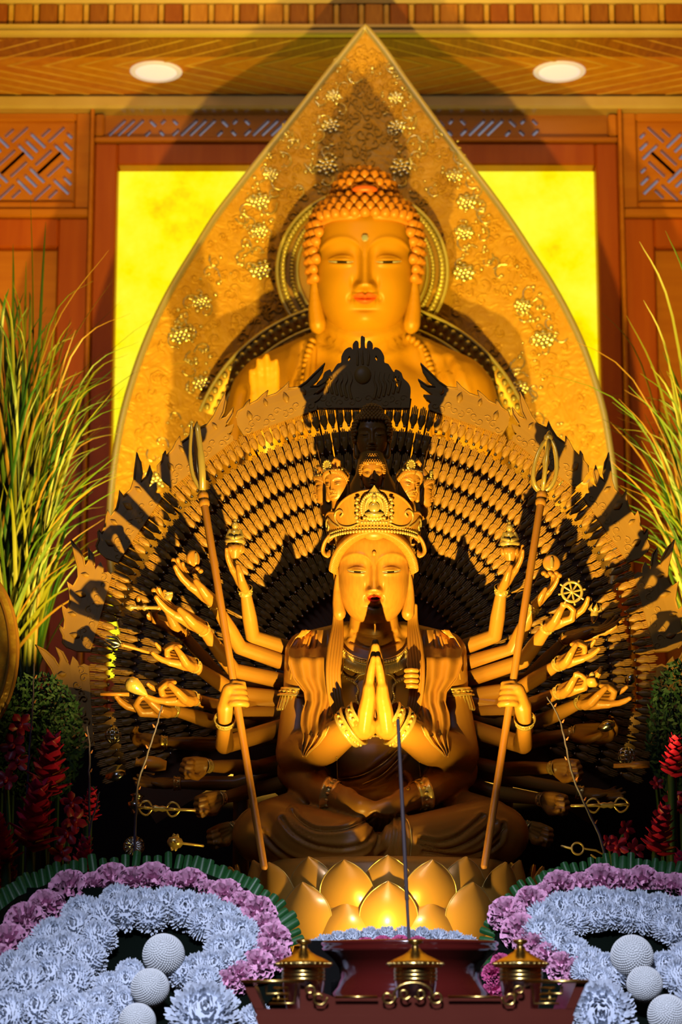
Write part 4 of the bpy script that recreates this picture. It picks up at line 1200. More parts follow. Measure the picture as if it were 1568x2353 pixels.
# ---- shawl over each shoulder
rows = [(1448, 704, 772), (1466, 680, 784), (1490, 666, 788), (1525, 664, 790), (1560, 676, 784), (1590, 700, 776), (1615, 703, 772), (1640, 694, 766), (1665, 692, 758), (1690, 698, 748), (1710, 696, 733), (1728, 694, 712), (1738, 696, 704)]
for s in (-1, 1):
    nr, nc = 50, 26
    ys = np.linspace(rows[0][0], rows[-1][0], nr)
    A = np.zeros((nr, nc, 3)); B = np.zeros((nr, nc, 3))
    for i, y in enumerate(ys):
        xl = np.interp(y, [r[0] for r in rows], [r[1] for r in rows]); xr = np.interp(y, [r[0] for r in rows], [r[2] for r in rows])
        for j in range(nc):
            f = j / (nc - 1); x = xl + (xr - xl) * f
            X = x if s < 0 else 2 * CX - x
            h = on_body(X, y, 0.0, -0.06)
            dref = GD - 0.058 - 0.075 * max(0, (y - 1480) / 250) - (0.02 * math.sin(f * PI))
            yy = min(h.y - 0.012, dref) if y > 1500 else h.y - 0.012
            fold = 0.0055 * math.sin(f * PI * 6.5 + 0.6 * math.sin(y / 60)) * min(1, (y - 1440) / 60)
            A[i, j] = P(X, y, yy + fold); B[i, j] = P(X, y, yy + fold + 0.006)
    # soften the depth
    for arr in (A, B):
        for _ in range(3):
            arr[1:-1, :, 1] = (arr[:-2, :, 1] + 2 * arr[1:-1, :, 1] + arr[2:, :, 1]) / 4
    mb = MB(); mb.grid(A, flip=(s > 0)); mb.grid(B, flip=(s < 0))
    for edge in (0, nc - 1):
        mb.grid(np.stack([A[:, edge], B[:, edge]], 1), flip=(edge == 0))
    sh = build(mb, 'shawl', M_STATUE, gy)
    mb = MB(); mb.tube([Vector(v) for v in A[:, nc - 1]], 1.6 * q, 5); build(mb, 'shawl_hem', M_GOLDS, sh)
    mb = MB(); mb.tube([Vector(v) for v in A[:, 0]], 2.0 * q, 5); build(mb, 'shawl_edge', M_STATUE, sh)
    # tail of the shawl looped over the forearm
    mb = MB(); X = lambda x: x if s < 0 else 2 * CX - x
    mb.tube([on_body(X(728), 1664, 0.006), on_body(X(716), 1690, 0.008), on_body(X(700), 1722, 0.008), on_body(X(697), 1736, 0.006)], [5 * q, 8 * q, 9 * q, 3 * q], 8, flat=0.5)
    mb.tube([on_body(X(742), 1662, 0.006), on_body(X(735), 1690, 0.007), on_body(X(722), 1712, 0.007)], [4 * q, 5 * q, 3 * q], 8, flat=0.5)
    build(mb, 'shawl_tail', M_STATUE, gy)
    # upper-arm sleeve with pleats on the shoulder
    for k, (x0, y0, x1, y1) in enumerate(((684, 1480, 668, 1560), (700, 1470, 682, 1545), (714, 1464, 698, 1550), (728, 1458, 716, 1560))):
        mb = MB(); mb.tube([on_body(X(x0), y0, 0.014), on_body(X((x0 + x1) / 2 - 2), (y0 + y1) / 2, 0.022), on_body(X(x1), y1, 0.018)], [2.5 * q, 4.5 * q, 2 * q], 7); build(mb, 'shoulder_pleat', M_STATUE, gy)
# ---- hair locks falling on the chest
for s in (-1, 1):
    for k in range(5):
        mb = MB(); dx = k * 6.5
        X = lambda x: CX + s * x
        pts = [gp(X(92 - dx * 0.5), 1392, -0.04), gp(X(94 - dx * 0.6), 1430, -0.045), gp(X(104 - dx), 1480, -0.075), gp(X(110 - dx), 1540, -0.105), gp(X(106 - dx), 1600, -0.118), gp(X(96 - dx * 0.9), 1640, -0.12)]
        mb.tube([Vector(p) for p in smooth_line(pts, 4)], [5.2 * q] * 12 + [4.6 * q] * 8 + [2.0 * q], 7)
        build(mb, 'hair_lock', M_STATUE, gy)
# clasp on one lock
mb = MB()
for k in range(4):
    mb.tube([gp(934, 1541 + k * 12, -0.128), gp(946, 1540 + k * 12, -0.134), gp(958, 1541 + k * 12, -0.128)], 5.6 * q, 8)
build(mb, 'hair_clasp', M_STATUE, gy)
# ---- necklace
L = [(782, 1488), (800, 1506), (826, 1518), (863, 1523), (900, 1518), (926, 1504), (938, 1486)]
LL = smooth_line(L, 6)
mb = MB(); mb.tube([on_body(p[0], p[1] - 5, 0.006) for p in LL], 3.2 * q, 6); mb.tube([on_body(p[0], p[1] + 6, 0.006) for p in LL], 2.6 * q, 6)
for i, p in enumerate(LL):
    mb.ell(on_body(p[0], p[1], 0.008), (4.2 * q, 3.4 * q, 3.6 * q), None, 6, 5)
nk = build(mb, 'necklace', M_GOLD, gy)
mb = MB()
for i in range(len(LL) - 1):
    for f in (0.0, 0.5):
        p = LL[i] + (LL[i + 1] - LL[i]) * f; dx = (p[0] - CX) * 0.10
        mb.tube([on_body(p[0], p[1] + 8, 0.005), on_body(p[0] + dx * 0.4, p[1] + 18, 0.006), on_body(p[0] + dx, p[1] + 27, 0.004)], [1.9 * q, 2.1 * q, 2.6 * q], 5)
build(mb, 'necklace_fringe', M_GOLD, nk)
for s in (-1, 1):
    mb = MB(); L = smooth_line([(CX + s * 82, 1538), (CX + s * 66, 1558), (CX + s * 46, 1570), (CX + s * 40, 1584), (CX + s * 44, 1602), (CX + s * 38, 1620)], 4)
    for p in L:
        mb.ell(on_body(p[0], p[1], 0.005), 3.0 * q, None, 6, 5)
    o = build(mb, 'bead_chain', M_GOLD, gy); o['kind'] = 'stuff'
    mb = MB(); L = smooth_line([(CX + s * 50, 1568), (CX + s * 38, 1553), (CX + s * 26, 1549)], 4); mb.tube([on_body(p[0], p[1], 0.006) for p in L], 1.8 * q, 5); build(mb, 'chest_scroll', M_GOLD, gy)
for s, pts in ((-1, [(771, 1575), (770, 1620), (769, 1648)]), (1, [(948, 1580), (945, 1620), (938, 1645)]), (1, [(956, 1585), (954, 1620), (948, 1645)]), (-1, [(697, 1620), (702, 1640), (714, 1665)]), (1, [(1028, 1640), (1022, 1660), (1017, 1680)]), (-1, [(774, 1740), (775, 1770), (776, 1790)]), (1, [(964, 1750), (966, 1775), (968, 1790)]), (-1, [(784, 1790), (830, 1782), (880, 1755), (915, 1722)]), (-1, [(834, 1802), (880, 1780), (925, 1735)])):
    surf_tube(pts, 1.5 * q, 'gilt_cord', M_GOLDS, 0.004)
for l in folds[0:1] + folds[6:9]:
    surf_tube([p for p in l], 0.9 * q, 'gilt_fold_line', M_GOLDS, 0.0002, 5)
surf_tube(cc([(880, 470), (920, 490), (940, 540), (945, 620), (938, 690)]), 1.3 * q, 'gilt_cord', M_GOLDS, 0.003)
# waist knot
mb = MB(); mb.tube([on_body(930, 1775, 0.004), on_body(940, 1785, 0.012), on_body(946, 1800, 0.008), on_body(938, 1812, 0.004)], [6 * q, 8 * q, 7 * q, 4 * q], 8); build(mb, 'sash_knot', M_STATUE, gy)
# ---- head
HMG = head_matrix(859, 1312, GD - 0.075, 82, 9)
inst('head', head_mesh('statue_head', 260, 210, [M_STATUE, M_LIP, M_EYE, M_EYEW], lipw=0.72), gy, HMG)
for s in (-1, 1):
    mb = MB(); ear(mb, s, lobe=0.98); inst('ear', remesh(mb, 0.03, 4, None, 'ear', [M_STATUE]), gy, HMG)
mb = MB(); mb.ell((0, -0.945, 0.46), (0.06, 0.05, 0.075), None, 12, 8); inst('forehead_mark', mb.mesh('forehead_mark', True, [M_STATUE]), gy, HMG)
mb = MB(); mb.ell((0, 0.16, 0.62), (1.06, 0.96, 0.86), None, 32, 20)
def hair_fn2(co, no):
    co = co.copy(); m = (co[:, 2] < 0.86 - 0.2 * co[:, 0] ** 2) & (co[:, 1] < -0.1); co[m, 1] = np.maximum(co[m, 1], -0.30); return co
cap = mb.mesh('hair_cap', True, [M_STATUE]); displace(cap, hair_fn2); inst('hair', cap, gy, HMG)
mb = MB()
for s in (-1, 1):
    for k in range(44):
        f = k / 43.0
        a = f * 1.42
        # hairline point and a crown point
        hx, hz = 1.05 * math.sin(a), 0.86 + 0.10 * math.cos(a * 2.2) * (1 - f) - 0.95 * f ** 2.2
        hy = -0.93 * math.cos(a) * 0.97
        p0 = Vector((s * hx, hy, hz)); p1 = Vector((s * (hx * 1.12 + 0.06), hy * 1.10 - 0.06, hz + 0.10)); p2 = Vector((s * (hx * 1.12 + 0.03), hy * 1.02, hz + 0.24 - 0.04 * f)); p3 = Vector((s * hx * 1.06, hy * 0.86 + 0.05, hz + 0.36))
        mb.tube([Vector(v) for v in smooth_line([p0, p1, p2, p3], 3)], [0.025] + [0.040] * 8 + [0.03], 5)
mb.ell((0, -0.92, 1.02), (0.34, 0.16, 0.20), None, 18, 10)
hs = inst('hair_strands', mb.mesh('hair_strands', True, [M_STATUE]), gy, HMG)
# ---- crown
def crown_surf(a, h, out=0.0):
    """a: azimuth from the front, h: height above the rim in head units"""
    R = 1.20 + 0.14 * h + out
    return Vector((R * 1.03 * math.sin(a), 0.05 - R * 0.98 * math.cos(a), 1.08 - 0.22 * (1 - math.cos(a)) + h))
def crown_top(a):
    d = abs(math.degrees(a))
    c = 0.98 * math.sqrt(max(0, 1 - (d / 62.0) ** 2)) + 0.12
    sde = 0.55 * math.sqrt(max(0, 1 - ((d - 72) / 34.0) ** 2)) + 0.12
    return max(c, sde)
NA, NH = 96, 10
A = np.zeros((NA, NH, 3)); B = np.zeros((NA, NH, 3))
for i in range(NA):
    a = math.radians(-112 + 224 * i / (NA - 1))
    for j in range(NH):
        h = crown_top(a) * j / (NH - 1)
        A[i, j] = crown_surf(a, h); B[i, j] = crown_surf(a, h, -0.08)
mb = MB(); mb.grid(A, flip=False); mb.grid(B, flip=True); mb.grid(np.stack([A[:, -1], B[:, -1]], 1)); mb.grid(np.stack([A[:, 0], B[:, 0]], 1), flip=True)
crown = inst('crown', mb.mesh('crown', True, [M_STATUE]), gy, HMG)
mb = MB(); mb.tube([Vector(v) + Vector((0, 0, 0.01)) for v in A[:, -1]], 0.035, 6); inst('crown_edge', mb.mesh('crown_edge', True, [M_STATUE]), crown, HMG)
mb = MB()
for i in range(54):
    a = math.radians(-108 + 216 * i / 53)
    p = crown_surf(a, 0.0, 0.04); mb.ell(p, (0.045, 0.045, 0.05), None, 7, 5)
    p = crown_surf(a, 0.10, 0.03); mb.ell(p, (0.03, 0.03, 0.035), None, 6, 4)
o = inst('crown_beads', mb.mesh('crown_beads', True, [M_GOLDS]), crown, HMG); o['kind'] = 'stuff'
for s in (-1, 1):
    mb = MB()
    L = [crown_surf(math.radians(s * d), h, 0.03) for d, h in ((20, 0.20), (32, 0.14), (46, 0.22), (54, 0.42), (52, 0.60), (44, 0.64), (40, 0.54), (44, 0.46))]
    mb.tube([Vector(v) for v in smooth_line(L, 4)], 0.028, 6)
    L = [crown_surf(math.radians(s * d), h, 0.03) for d, h in ((50, 0.20), (62, 0.36), (72, 0.52), (84, 0.46), (88, 0.30), (80, 0.22), (74, 0.30), (76, 0.38))]
    mb.tube([Vector(v) for v in smooth_line(L, 4)], 0.026, 6)
    L = [crown_surf(math.radians(s * d), h, 0.03) for d, h in ((96, 0.10), (92, 0.3), (94, 0.5), (102, 0.58))]
    mb.tube([Vector(v) for v in smooth_line(L, 4)], 0.026, 6)
    inst('crown_scroll', mb.mesh('crown_scroll', True, [M_GOLDS]), crown, HMG)
# seated figure on the front of the crown
mb = MB()
c = lambda x, h, o: Vector((x, 0.05 - (1.22 + 0.16 * h + o) * 0.98, 1.08 + h))
mb.ell(c(0, 0.62, 0.03), (0.38, 0.05, 0.40), None, 24, 12)
for k in range(26):
    a = -0.5 + (PI + 1.0) * k / 25; mb.ell(c(0.36 * math.cos(a), 0.62 + 0.40 * math.sin(a), 0.07), (0.05, 0.04, 0.05), None, 6, 4)
    mb.ell(c(0.24 * math.cos(a), 0.66 + 0.28 * math.sin(a), 0.075), (0.03, 0.03, 0.045), None, 6, 4)
mb.tube([c(0, 0.9, 0.03), c(0, 1.05, 0.04), c(0, 1.2, 0.05)], [0.24, 0.16, 0.03], 10, flat=0.3, up=(0, 1, 0))
mb.ell(c(0, 0.86, 0.12), (0.085, 0.08, 0.10), None, 10, 8); mb.ell(c(0, 0.96, 0.12), (0.05, 0.05, 0.05), None, 8, 6)
mb.ell(c(0, 0.62, 0.12), (0.15, 0.10, 0.17), None, 12, 8); mb.ell(c(0, 0.44, 0.14), (0.27, 0.13, 0.08), None, 14, 8)
for k in range(7):
    mb.ell(c(-0.27 + 0.09 * k, 0.34, 0.15), (0.055, 0.05, 0.05), None, 7, 5)
for k in range(9):
    mb.ell(c(-0.34 + 0.085 * k, 0.22, 0.12), (0.05, 0.05, 0.045), None, 7, 5)
for s in (-1, 1):
    for k in range(7):
        mb.ell(c(s * (0.46 + 0.03 * (k % 2)), 0.26 + 0.10 * k, 0.05), (0.065, 0.05, 0.05), None, 7, 5)
inst('crown_figure', mb.mesh('crown_figure', True, [M_GOLDS]), crown, HMG)
# ribbons beside the crown
for s in (-1, 1):
    mb = MB(); L = [Vector((s * 1.22, -0.30, 1.0)), Vector((s * 1.36, -0.26, 0.80)), Vector((s * 1.42, -0.2, 0.55)), Vector((s * 1.30, -0.2, 0.42)), Vector((s * 1.24, -0.15, 0.55))]
    mb.tube([Vector(v) for v in smooth_line(L, 4)], [0.05] + [0.10] * 14 + [0.07, 0.04], 8, flat=0.55); inst('crown_ribbon', mb.mesh('crown_ribbon', True, [M_STATUE]), gy, HMG)
# ---- small heads above the crown
SH = head_mesh('small_head', 96, 84, [M_STATUE, M_STATUE, M_EYE, M_STATUE])
SHF = head_mesh('stern_head', 96, 84, [M_STATUE, M_STATUE, M_EYE, M_STATUE], frown=1.2, slim=0.95)
mbc = MB(); cu = hair_curls(True, 0.21)
mbc.ell((0, 0.08, 0.46), (1.18, 1.06, 1.04), None, 26, 18); mbc.ell((0, 0.10, 1.52), (0.60, 0.60, 0.44), None, 16, 10)
cp = mbc.mesh('tmp', True); displace(cp, hair_fn)
vv = np.zeros(len(cp.vertices) * 3); cp.vertices.foreach_get('co', vv)
mbc = MB(); mbc.add(vv.reshape(-1, 3), [tuple(p.vertices) for p in cp.polygons])
for p, n in cu:
    mbc.ell(p + n * 0.04, 0.115, None, 7, 5)
CURLCAP = mbc.mesh('curled_hair', True, [M_STATUE])
EARS = []
for s in (-1, 1):
    mbe = MB(); ear(mbe, s); EARS.append(mbe.mesh('ear', True, [M_STATUE]))
mbn = MB(); mbn.tube([(0, 0.05, -0.9), (0, 0.15, -2.0)], [0.62, 0.75], 14); NECK = mbn.mesh('neck', True, [M_STATUE])
for px, py, d, hp, tl in ((855, 1004, -0.0, 37, 4), (856, 1090, -0.125, 24.5, 6)):
    M = head_matrix(px, py, GD + d, hp, tl)
    h = inst('small_head', SH, gy, M)
    inst('curled_hair', CURLCAP, h, M); [inst('ear', e, h, M) for e in EARS]; inst('neck', NECK, h, M)
# heads with topknots, turned outwards
mbt = MB()
mbt.ell((0, 0.10, 0.55), (1.06, 0.98, 0.90), None, 22, 16)
cp = mbt.mesh('tmp2', True); displace(cp, hair_fn2)
vv = np.zeros(len(cp.vertices) * 3); cp.vertices.foreach_get('co', vv)
mbt = MB(); mbt.add(vv.reshape(-1, 3), [tuple(p.vertices) for p in cp.polygons])
for s in (-1, 1):
    for k in range(12):
        a = k / 11 * 1.35
        hz = 0.84 - 0.75 * (k / 11) ** 2.2
        mbt.tube([(s * 1.03 * math.sin(a), -0.92 * math.cos(a), hz), (s * 1.15 * math.sin(a), -1.02 * math.cos(a), hz + 0.2), (s * 1.0 * math.sin(a), -0.75 * math.cos(a), hz + 0.45)], [0.06, 0.12, 0.1], 6)
mbt.tube([(0, 0.0, 1.2), (0, -0.05, 1.6), (0.0, 0.05, 2.0)], [0.5, 0.52, 0.2], 14)
mbt.tube([(0.45, -0.4, 1.25), (0.62, -0.55, 1.75), (0.35, -0.6, 2.0), (0.1, -0.62, 1.75)], [0.18, 0.2, 0.18, 0.1], 10)
TOPK = mbt.mesh('topknot_hair', True, [M_STATUE])
mbp = MB(); mbp.ell((-0.35, -0.75, 1.55), (0.42, 0.12, 0.48), None, 12, 9)
for k in range(12):
    a = 2 * PI * k / 12; mbp.ell((-0.35 + 0.34 * math.cos(a), -0.84, 1.55 + 0.38 * math.sin(a)), 0.10, None, 6, 4)
for k in range(9):
    a = -1.0 + 2.0 * k / 8; mbp.ell((1.08 * math.sin(a), -1.03 * math.cos(a), 1.10), 0.09, None, 6, 4)
PLAQ = mbp.mesh('hair_plaque', True, [M_GOLDS])
for px, py, d, hp, tl, yaw, me in ((776, 1112, -0.115, 28, 10, -32, SH), (938, 1113, -0.115, 28, 10, 30, SHF), (748, 1122, -0.035, 25, 4, -78, SH), (972, 1130, -0.035, 25, 4, 78, SHF), (790, 1040, 0.03, 25, 4, -60, SH), (922, 1040, 0.03, 25, 4, 60, SH)):
    if py == 1040:
        continue
    M = head_matrix(px, py, GD + d, hp, tl, yaw)
    h = inst('small_head', me, gy, M)
    inst('topknot_hair', TOPK, h, M); inst('hair_plaque', PLAQ, h, M); [inst('ear', e, h, M) for e in EARS]; inst('neck', NECK, h, M)
# column of hair that carries the tiers of heads
mb = MB(); mb.tube([gp(858, 1230, 0.0), gp(857, 1160, 0.0), gp(856, 1090, -0.02), gp(855, 1050, 0.0)], [86 * q, 78 * q, 40 * q, 30 * q], 20); build(mb, 'hair_column', M_STATUE, gy)
# ---- lotus throne
LX, LD = 886, GD - 0.02
lc = P(LX, 2060, LD); R0 = 318 * q
def petal_mesh():
    mb = MB(); nu, nv = 13, 13
    A = np.zeros((nu, nv, 3)); B = np.zeros((nu, nv, 3))
    for i in range(nu):
        v = i / (nu - 1)
        w = 0.50 * (math.sin(PI * min(1, (v * 0.86 + 0.14))) ** 0.55) if v < 0.999 else 0.02
        w = 0.5 * (1 - ((abs(v - 0.46) / 0.54) ** 2.0)) ** 0.80 if v >= 0.46 else 0.5 * (1 - ((0.46 - v) / 0.75) ** 2) ** 0.8
        if i == nu - 1: w = 0.012
        for j in range(nv):
            u = -1 + 2 * j / (nv - 1)
            x = u * w
            bulge = 0.30 * math.sin(PI * (0.10 + 0.75 * v)) + 0.10 * (v > 0.88) * (v - 0.88) / 0.12 * (1 - abs(u)) * 0.0
            y = -bulge * (1 - 0.75 * u * u * (0.5 + 0.5 * min(1, 2 * w))) - 0.10 * v - (0.05 * max(0, (v - 0.85) / 0.15))
            A[i, j] = (x, y, v * 1.12); B[i, j] = (x * 0.97, y + 0.05, v * 1.10)
    mb.grid(A, flip=False); mb.grid(B, flip=True)
    for e in (0, nv - 1):
        mb.grid(np.stack([A[:, e], B[:, e]], 1), flip=(e != 0))
    rim = [Vector(A[i, 0]) for i in range(1, nu)] + [Vector(A[i, nv - 1]) for i in range(nu - 2, 0, -1)]
    r = MB(); r.tube(rim, 0.012, 5)
    return mb.mesh('petal', True, [M_PETAL]), r.mesh('petal_rim', True, [M_GOLDS])
M_PETAL = mat('gilded_petal', (0.62, 0.30, 0.045), 0.30, 0.25, coat=0.3)
PET, PRIM = petal_mesh()
for ri, (r, ztop, off, tiltd, hh, ww) in enumerate(((0.955, 1972, 0, 4, 112, 114), (1.0, 1980, 0.5, 8, 118, 118), (1.045, 2034, 0, 2, 118, 122), (1.05, 2078, 0.5, -6, 104, 122))):
    for k in range(12):
        a = 2 * PI * (k + off) / 12
        rr = R0 * r
        base = Vector((lc.x + rr * math.sin(a), lc.y - rr * math.cos(a), 0))
        ztopw = P(LX, ztop, LD - R0).z
        h = hh * q
        base.z = ztopw - h * 1.06 - 0.0
        # rotate so that -Y faces outwards
        M = Matrix.Translation(base) @ Matrix.Rotation(a, 4, 'Z') @ Matrix.Rotation(math.radians(tiltd), 4, 'X') @ Matrix.Diagonal((ww * q, 92 * q, h, 1))
        p = inst('lotus_petal', PET, gy, M); inst('petal_rim', PRIM, p, M)
mb = MB(); z0 = Z_STAT + 0.001; zt2 = P(LX, 1985, LD).z
mb.lathe([(0.001, z0), (R0 * 1.0, z0), (R0 * 1.04, z0 + 0.012), (R0 * 0.9, z0 + 0.02), (R0 * 0.86, z0 + 0.05), (R0 * 0.95, zt2 - 0.012), (R0 * 0.90, zt2), (0.001, zt2)], 40, (lc.x, lc.y, 0)); build(mb, 'lotus_core', M_STATUE, gy)
# ================================================================== the other arms and what they hold
def arm(S, E, W, H, pose, normal, flip, r=(19, 18, 17, 12), hs=None, brace=True):
    """points are (px, py, depth offset); hand runs from W towards H"""
    S, E, W, H = [(a, b, min(c, 0.035)) for a, b, c in (S, E, W, H)]
    pS, pE, pW, pH = gp(*S), gp(*E), gp(*W), gp(*H)
    mb = MB(); q = qg
    mid1 = (pS + pE) / 2; mid2 = pE + (pW - pE) * 0.4
    mb.tube([pS, mid1, pE], [r[0] * q, r[1] * 1.02 * q, r[2] * q], 14)
    mb.tube([pE, mid2, pW], [r[2] * q, r[2] * 1.02 * q, r[3] * q], 14)
    L = (pH - pW).length
    sc = (hs * q) if hs else L / 1.75
    d = (pH - pW).normalized()
    hand(mb, frame(pW + d * 0.02 * sc, d, normal, sc), pose, flip, 1.0)
    o = link('arm', remesh(mb, 0.0011 if pose == 'fist' and brace else 0.0014, 2, None, 'arm', [M_STATUE]), gy)
    if brace:
        ax = (pW - pE).normalized()
        bangle(pW - ax * 8 * q, ax, r[3] * 1.22 * q, 17 * q, o, beads=10)
    return o
UPF, FWD, DN = (0, -0.45, 0.9), (0, -1, 0.15), (0, -0.6, -0.8)
F_, B_ = -1, 1
ARMS = [
    # left of the picture
    ((690, 1498, 0.05), (581, 1464, 0.0), (563, 1352, -0.05), (512, 1268, -0.07), 'open', (0.5, -0.3, 0.8), 1),
    ((690, 1536, 0.05), (552, 1488, -0.01), (490, 1381, -0.07), (394, 1310, -0.10), 'open', (0.4, -0.4, 0.9), 1),
    ((690, 1574, 0.05), (538, 1541, -0.02), (463, 1441, -0.09), (352, 1380, -0.12), 'open', (0.35, -0.45, 0.9), 1),
    ((690, 1590, 0.09), (505, 1560, 0.05), (416, 1452, 0.0), (309, 1402, -0.03), 'pinch', (0.3, -0.4, 0.9), 1),
    ((690, 1610, 0.06), (540, 1592, -0.01), (443, 1527, -0.09), (345, 1500, -0.12), 'ring', (0.15, -0.7, 0.8), 1),
    ((690, 1640, 0.06), (550, 1640, -0.01), (441, 1604, -0.09), (330, 1598, -0.12), 'ring', (0.1, -0.7, 0.8), 1),
    ((690, 1650, 0.09), (520, 1668, 0.04), (392, 1630, -0.03), (270, 1625, -0.05), 'pinch', (0.1, -0.6, 0.8), 1),
    ((690, 1680, 0.09), (520, 1712, 0.08), (370, 1706, 0.04), (285, 1698, 0.02), 'cup', (0.1, -0.8, 0.6), 1),
    ((690, 1740, 0.06), (590, 1764, 0.0), (470, 1760, -0.07), (385, 1768, -0.10), 'fist', (0, -0.95, -0.3), 1),
    ((690, 1790, 0.06), (600, 1812, 0.01), (502, 1836, -0.05), (418, 1868, -0.08), 'fist', (0, -0.95, -0.3), 1),
    ((690, 1830, 0.06), (610, 1870, 0.01), (527, 1907, -0.03), (452, 1946, -0.06), 'fist', (0, -0.95, -0.3), 1),
    ((690, 1760, 0.12), (540, 1800, 0.10), (400, 1800, 0.07), (318, 1800, 0.05), 'open', (0, -0.5, 0.8), 1),
    # right of the picture
    ((1036, 1498, 0.05), (1138, 1461, 0.0), (1154, 1350, -0.05), (1210, 1272, -0.07), 'open', (-0.5, -0.3, 0.8), -1),
    ((1036, 1536, 0.05), (1178, 1494, -0.01), (1229, 1391, -0.04), (1290, 1330, -0.06), 'open', (-0.4, -0.4, 0.9), -1),
    ((1036, 1574, 0.05), (1202, 1520, -0.03), (1262, 1437, -0.09), (1360, 1398, -0.12), 'pinch', (-0.35, -0.5, 0.9), -1),
    ((1036, 1590, 0.09), (1215, 1560, 0.05), (1306, 1466, 0.0), (1420, 1446, -0.03), 'open', (-0.3, -0.4, 0.9), -1),
    ((1036, 1606, 0.06), (1196, 1582, -0.01), (1289, 1523, -0.09), (1382, 1490, -0.12), 'ring', (-0.15, -0.7, 0.8), -1),
    ((1036, 1640, 0.06), (1190, 1634, -0.01), (1291, 1588, -0.09), (1388, 1556, -0.12), 'pinch', (-0.1, -0.7, 0.8), -1),
    ((1036, 1660, 0.09), (1240, 1660, 0.03), (1341, 1612, -0.04), (1452, 1604, -0.07), 'ring', (-0.1, -0.7, 0.8), -1),
    ((1036, 1690, 0.09), (1210, 1706, 0.05), (1326, 1684, 0.0), (1440, 1692, -0.03), 'cup', (-0.1, -0.8, 0.6), -1),
    ((1036, 1745, 0.06), (1150, 1768, 0.0), (1279, 1764, -0.07), (1370, 1775, -0.10), 'fist', (0, -0.95, -0.3), -1),
    ((1036, 1790, 0.06), (1140, 1822, 0.01), (1252, 1838, -0.05), (1338, 1860, -0.08), 'fist', (0, -0.95, -0.3), -1),
    ((1036, 1830, 0.06), (1130, 1870, 0.01), (1222, 1905, -0.03), (1296, 1940, -0.06), 'fist', (0, -0.95, -0.3), -1),
    ((1036, 1760, 0.12), (1220, 1800, 0.10), (1340, 1822, 0.07), (1425, 1832, 0.05), 'open', (0, -0.5, 0.8), -1),
]
for A in ARMS:
    arm(*A)
# staff-holding arms: forearm rises from the elbow, fist round the shaft
STAFFS = (((470, 1160, -0.06), (607, 1992, -0.235)), ((1243, 1158, -0.06), (1114, 1990, -0.235)))
def on_staff(i, y):
    a, b = STAFFS[i]; f = (y - a[1]) / (b[1] - a[1])
    return (a[0] + (b[0] - a[0]) * f, y, a[2] + (b[2] - a[2]) * f)
for i, s, sx in ((0, -1, 690), (1, 1, 1036)):
    c = on_staff(i, 1600); elx = 516 if s < 0 else 1203; wxp = 517 if s < 0 else 1206
    mb = MB(); q = qg
    pS, pE, pW = gp(sx, 1660, 0.04), gp(elx, 1712, -0.10), gp(wxp, 1655, -0.145)
    mb.tube([pS, (pS + pE) / 2, pE], [22 * q, 21 * q, 20 * q], 14); mb.tube([pE, pW], [21 * q, 15 * q], 14)
    kc = gp(*c)
    # back of the hand and knuckles wrapped round the shaft
    back = kc + Vector((s * 14 * q, -0.004, 0))
    mb.tube([pW, (pW + back) / 2 + Vector((s * 4 * q, 0, 0)), back + Vector((0, 0, 12 * q))], [16 * q, 20 * q, 17 * q], 12)
    ax = (gp(*on_staff(i, 1500)) - gp(*on_staff(i, 1700))).normalized()
    for k in range(4):
        p = kc + ax * ((1.5 - k) * 13.5 * q)
        pts = [p + Vector((s * 17 * q, 4 * q, 0)), p + Vector((s * 12 * q, -14 * q, 0)), p + Vector((-s * 6 * q, -18 * q, 0)), p + Vector((-s * 20 * q, -8 * q, 0)), p + Vector((-s * 20 * q, 8 * q, 0))]
        mb.tube([Vector(v) for v in smooth_line(pts, 3)], [7.6 * q] * 9 + [7.0 * q] * 3 + [6 * q], 8)
    mb.tube([back + Vector((0, -4 * q, 14 * q)), kc + ax * 32 * q + Vector((0, -12 * q, 0)), kc + ax * 30 * q + Vector((-s * 22 * q, -10 * q, 0))], [9 * q, 7.5 * q, 6 * q], 8)
    o = link('arm', remesh(mb, 0.0018, 2, None, 'staff_arm', [M_STATUE]), gy)
    bangle(pW + Vector((0, 0, -2 * q)), pW - pE, 20 * q, 17 * q, o, beads=12)
    # upper arms seen behind the staff arms
    for k in range(2):
        arm((sx, 1606 + 34 * k, 0.03), (sx + s * 110, 1618 + 36 * k, 0.01), (sx + s * 160, 1640 + 30 * k, -0.02), (sx + s * 200, 1650 + 30 * k, -0.03), 'fist', (0, 1, 0), s, r=(21, 20, 18, 14), brace=False)
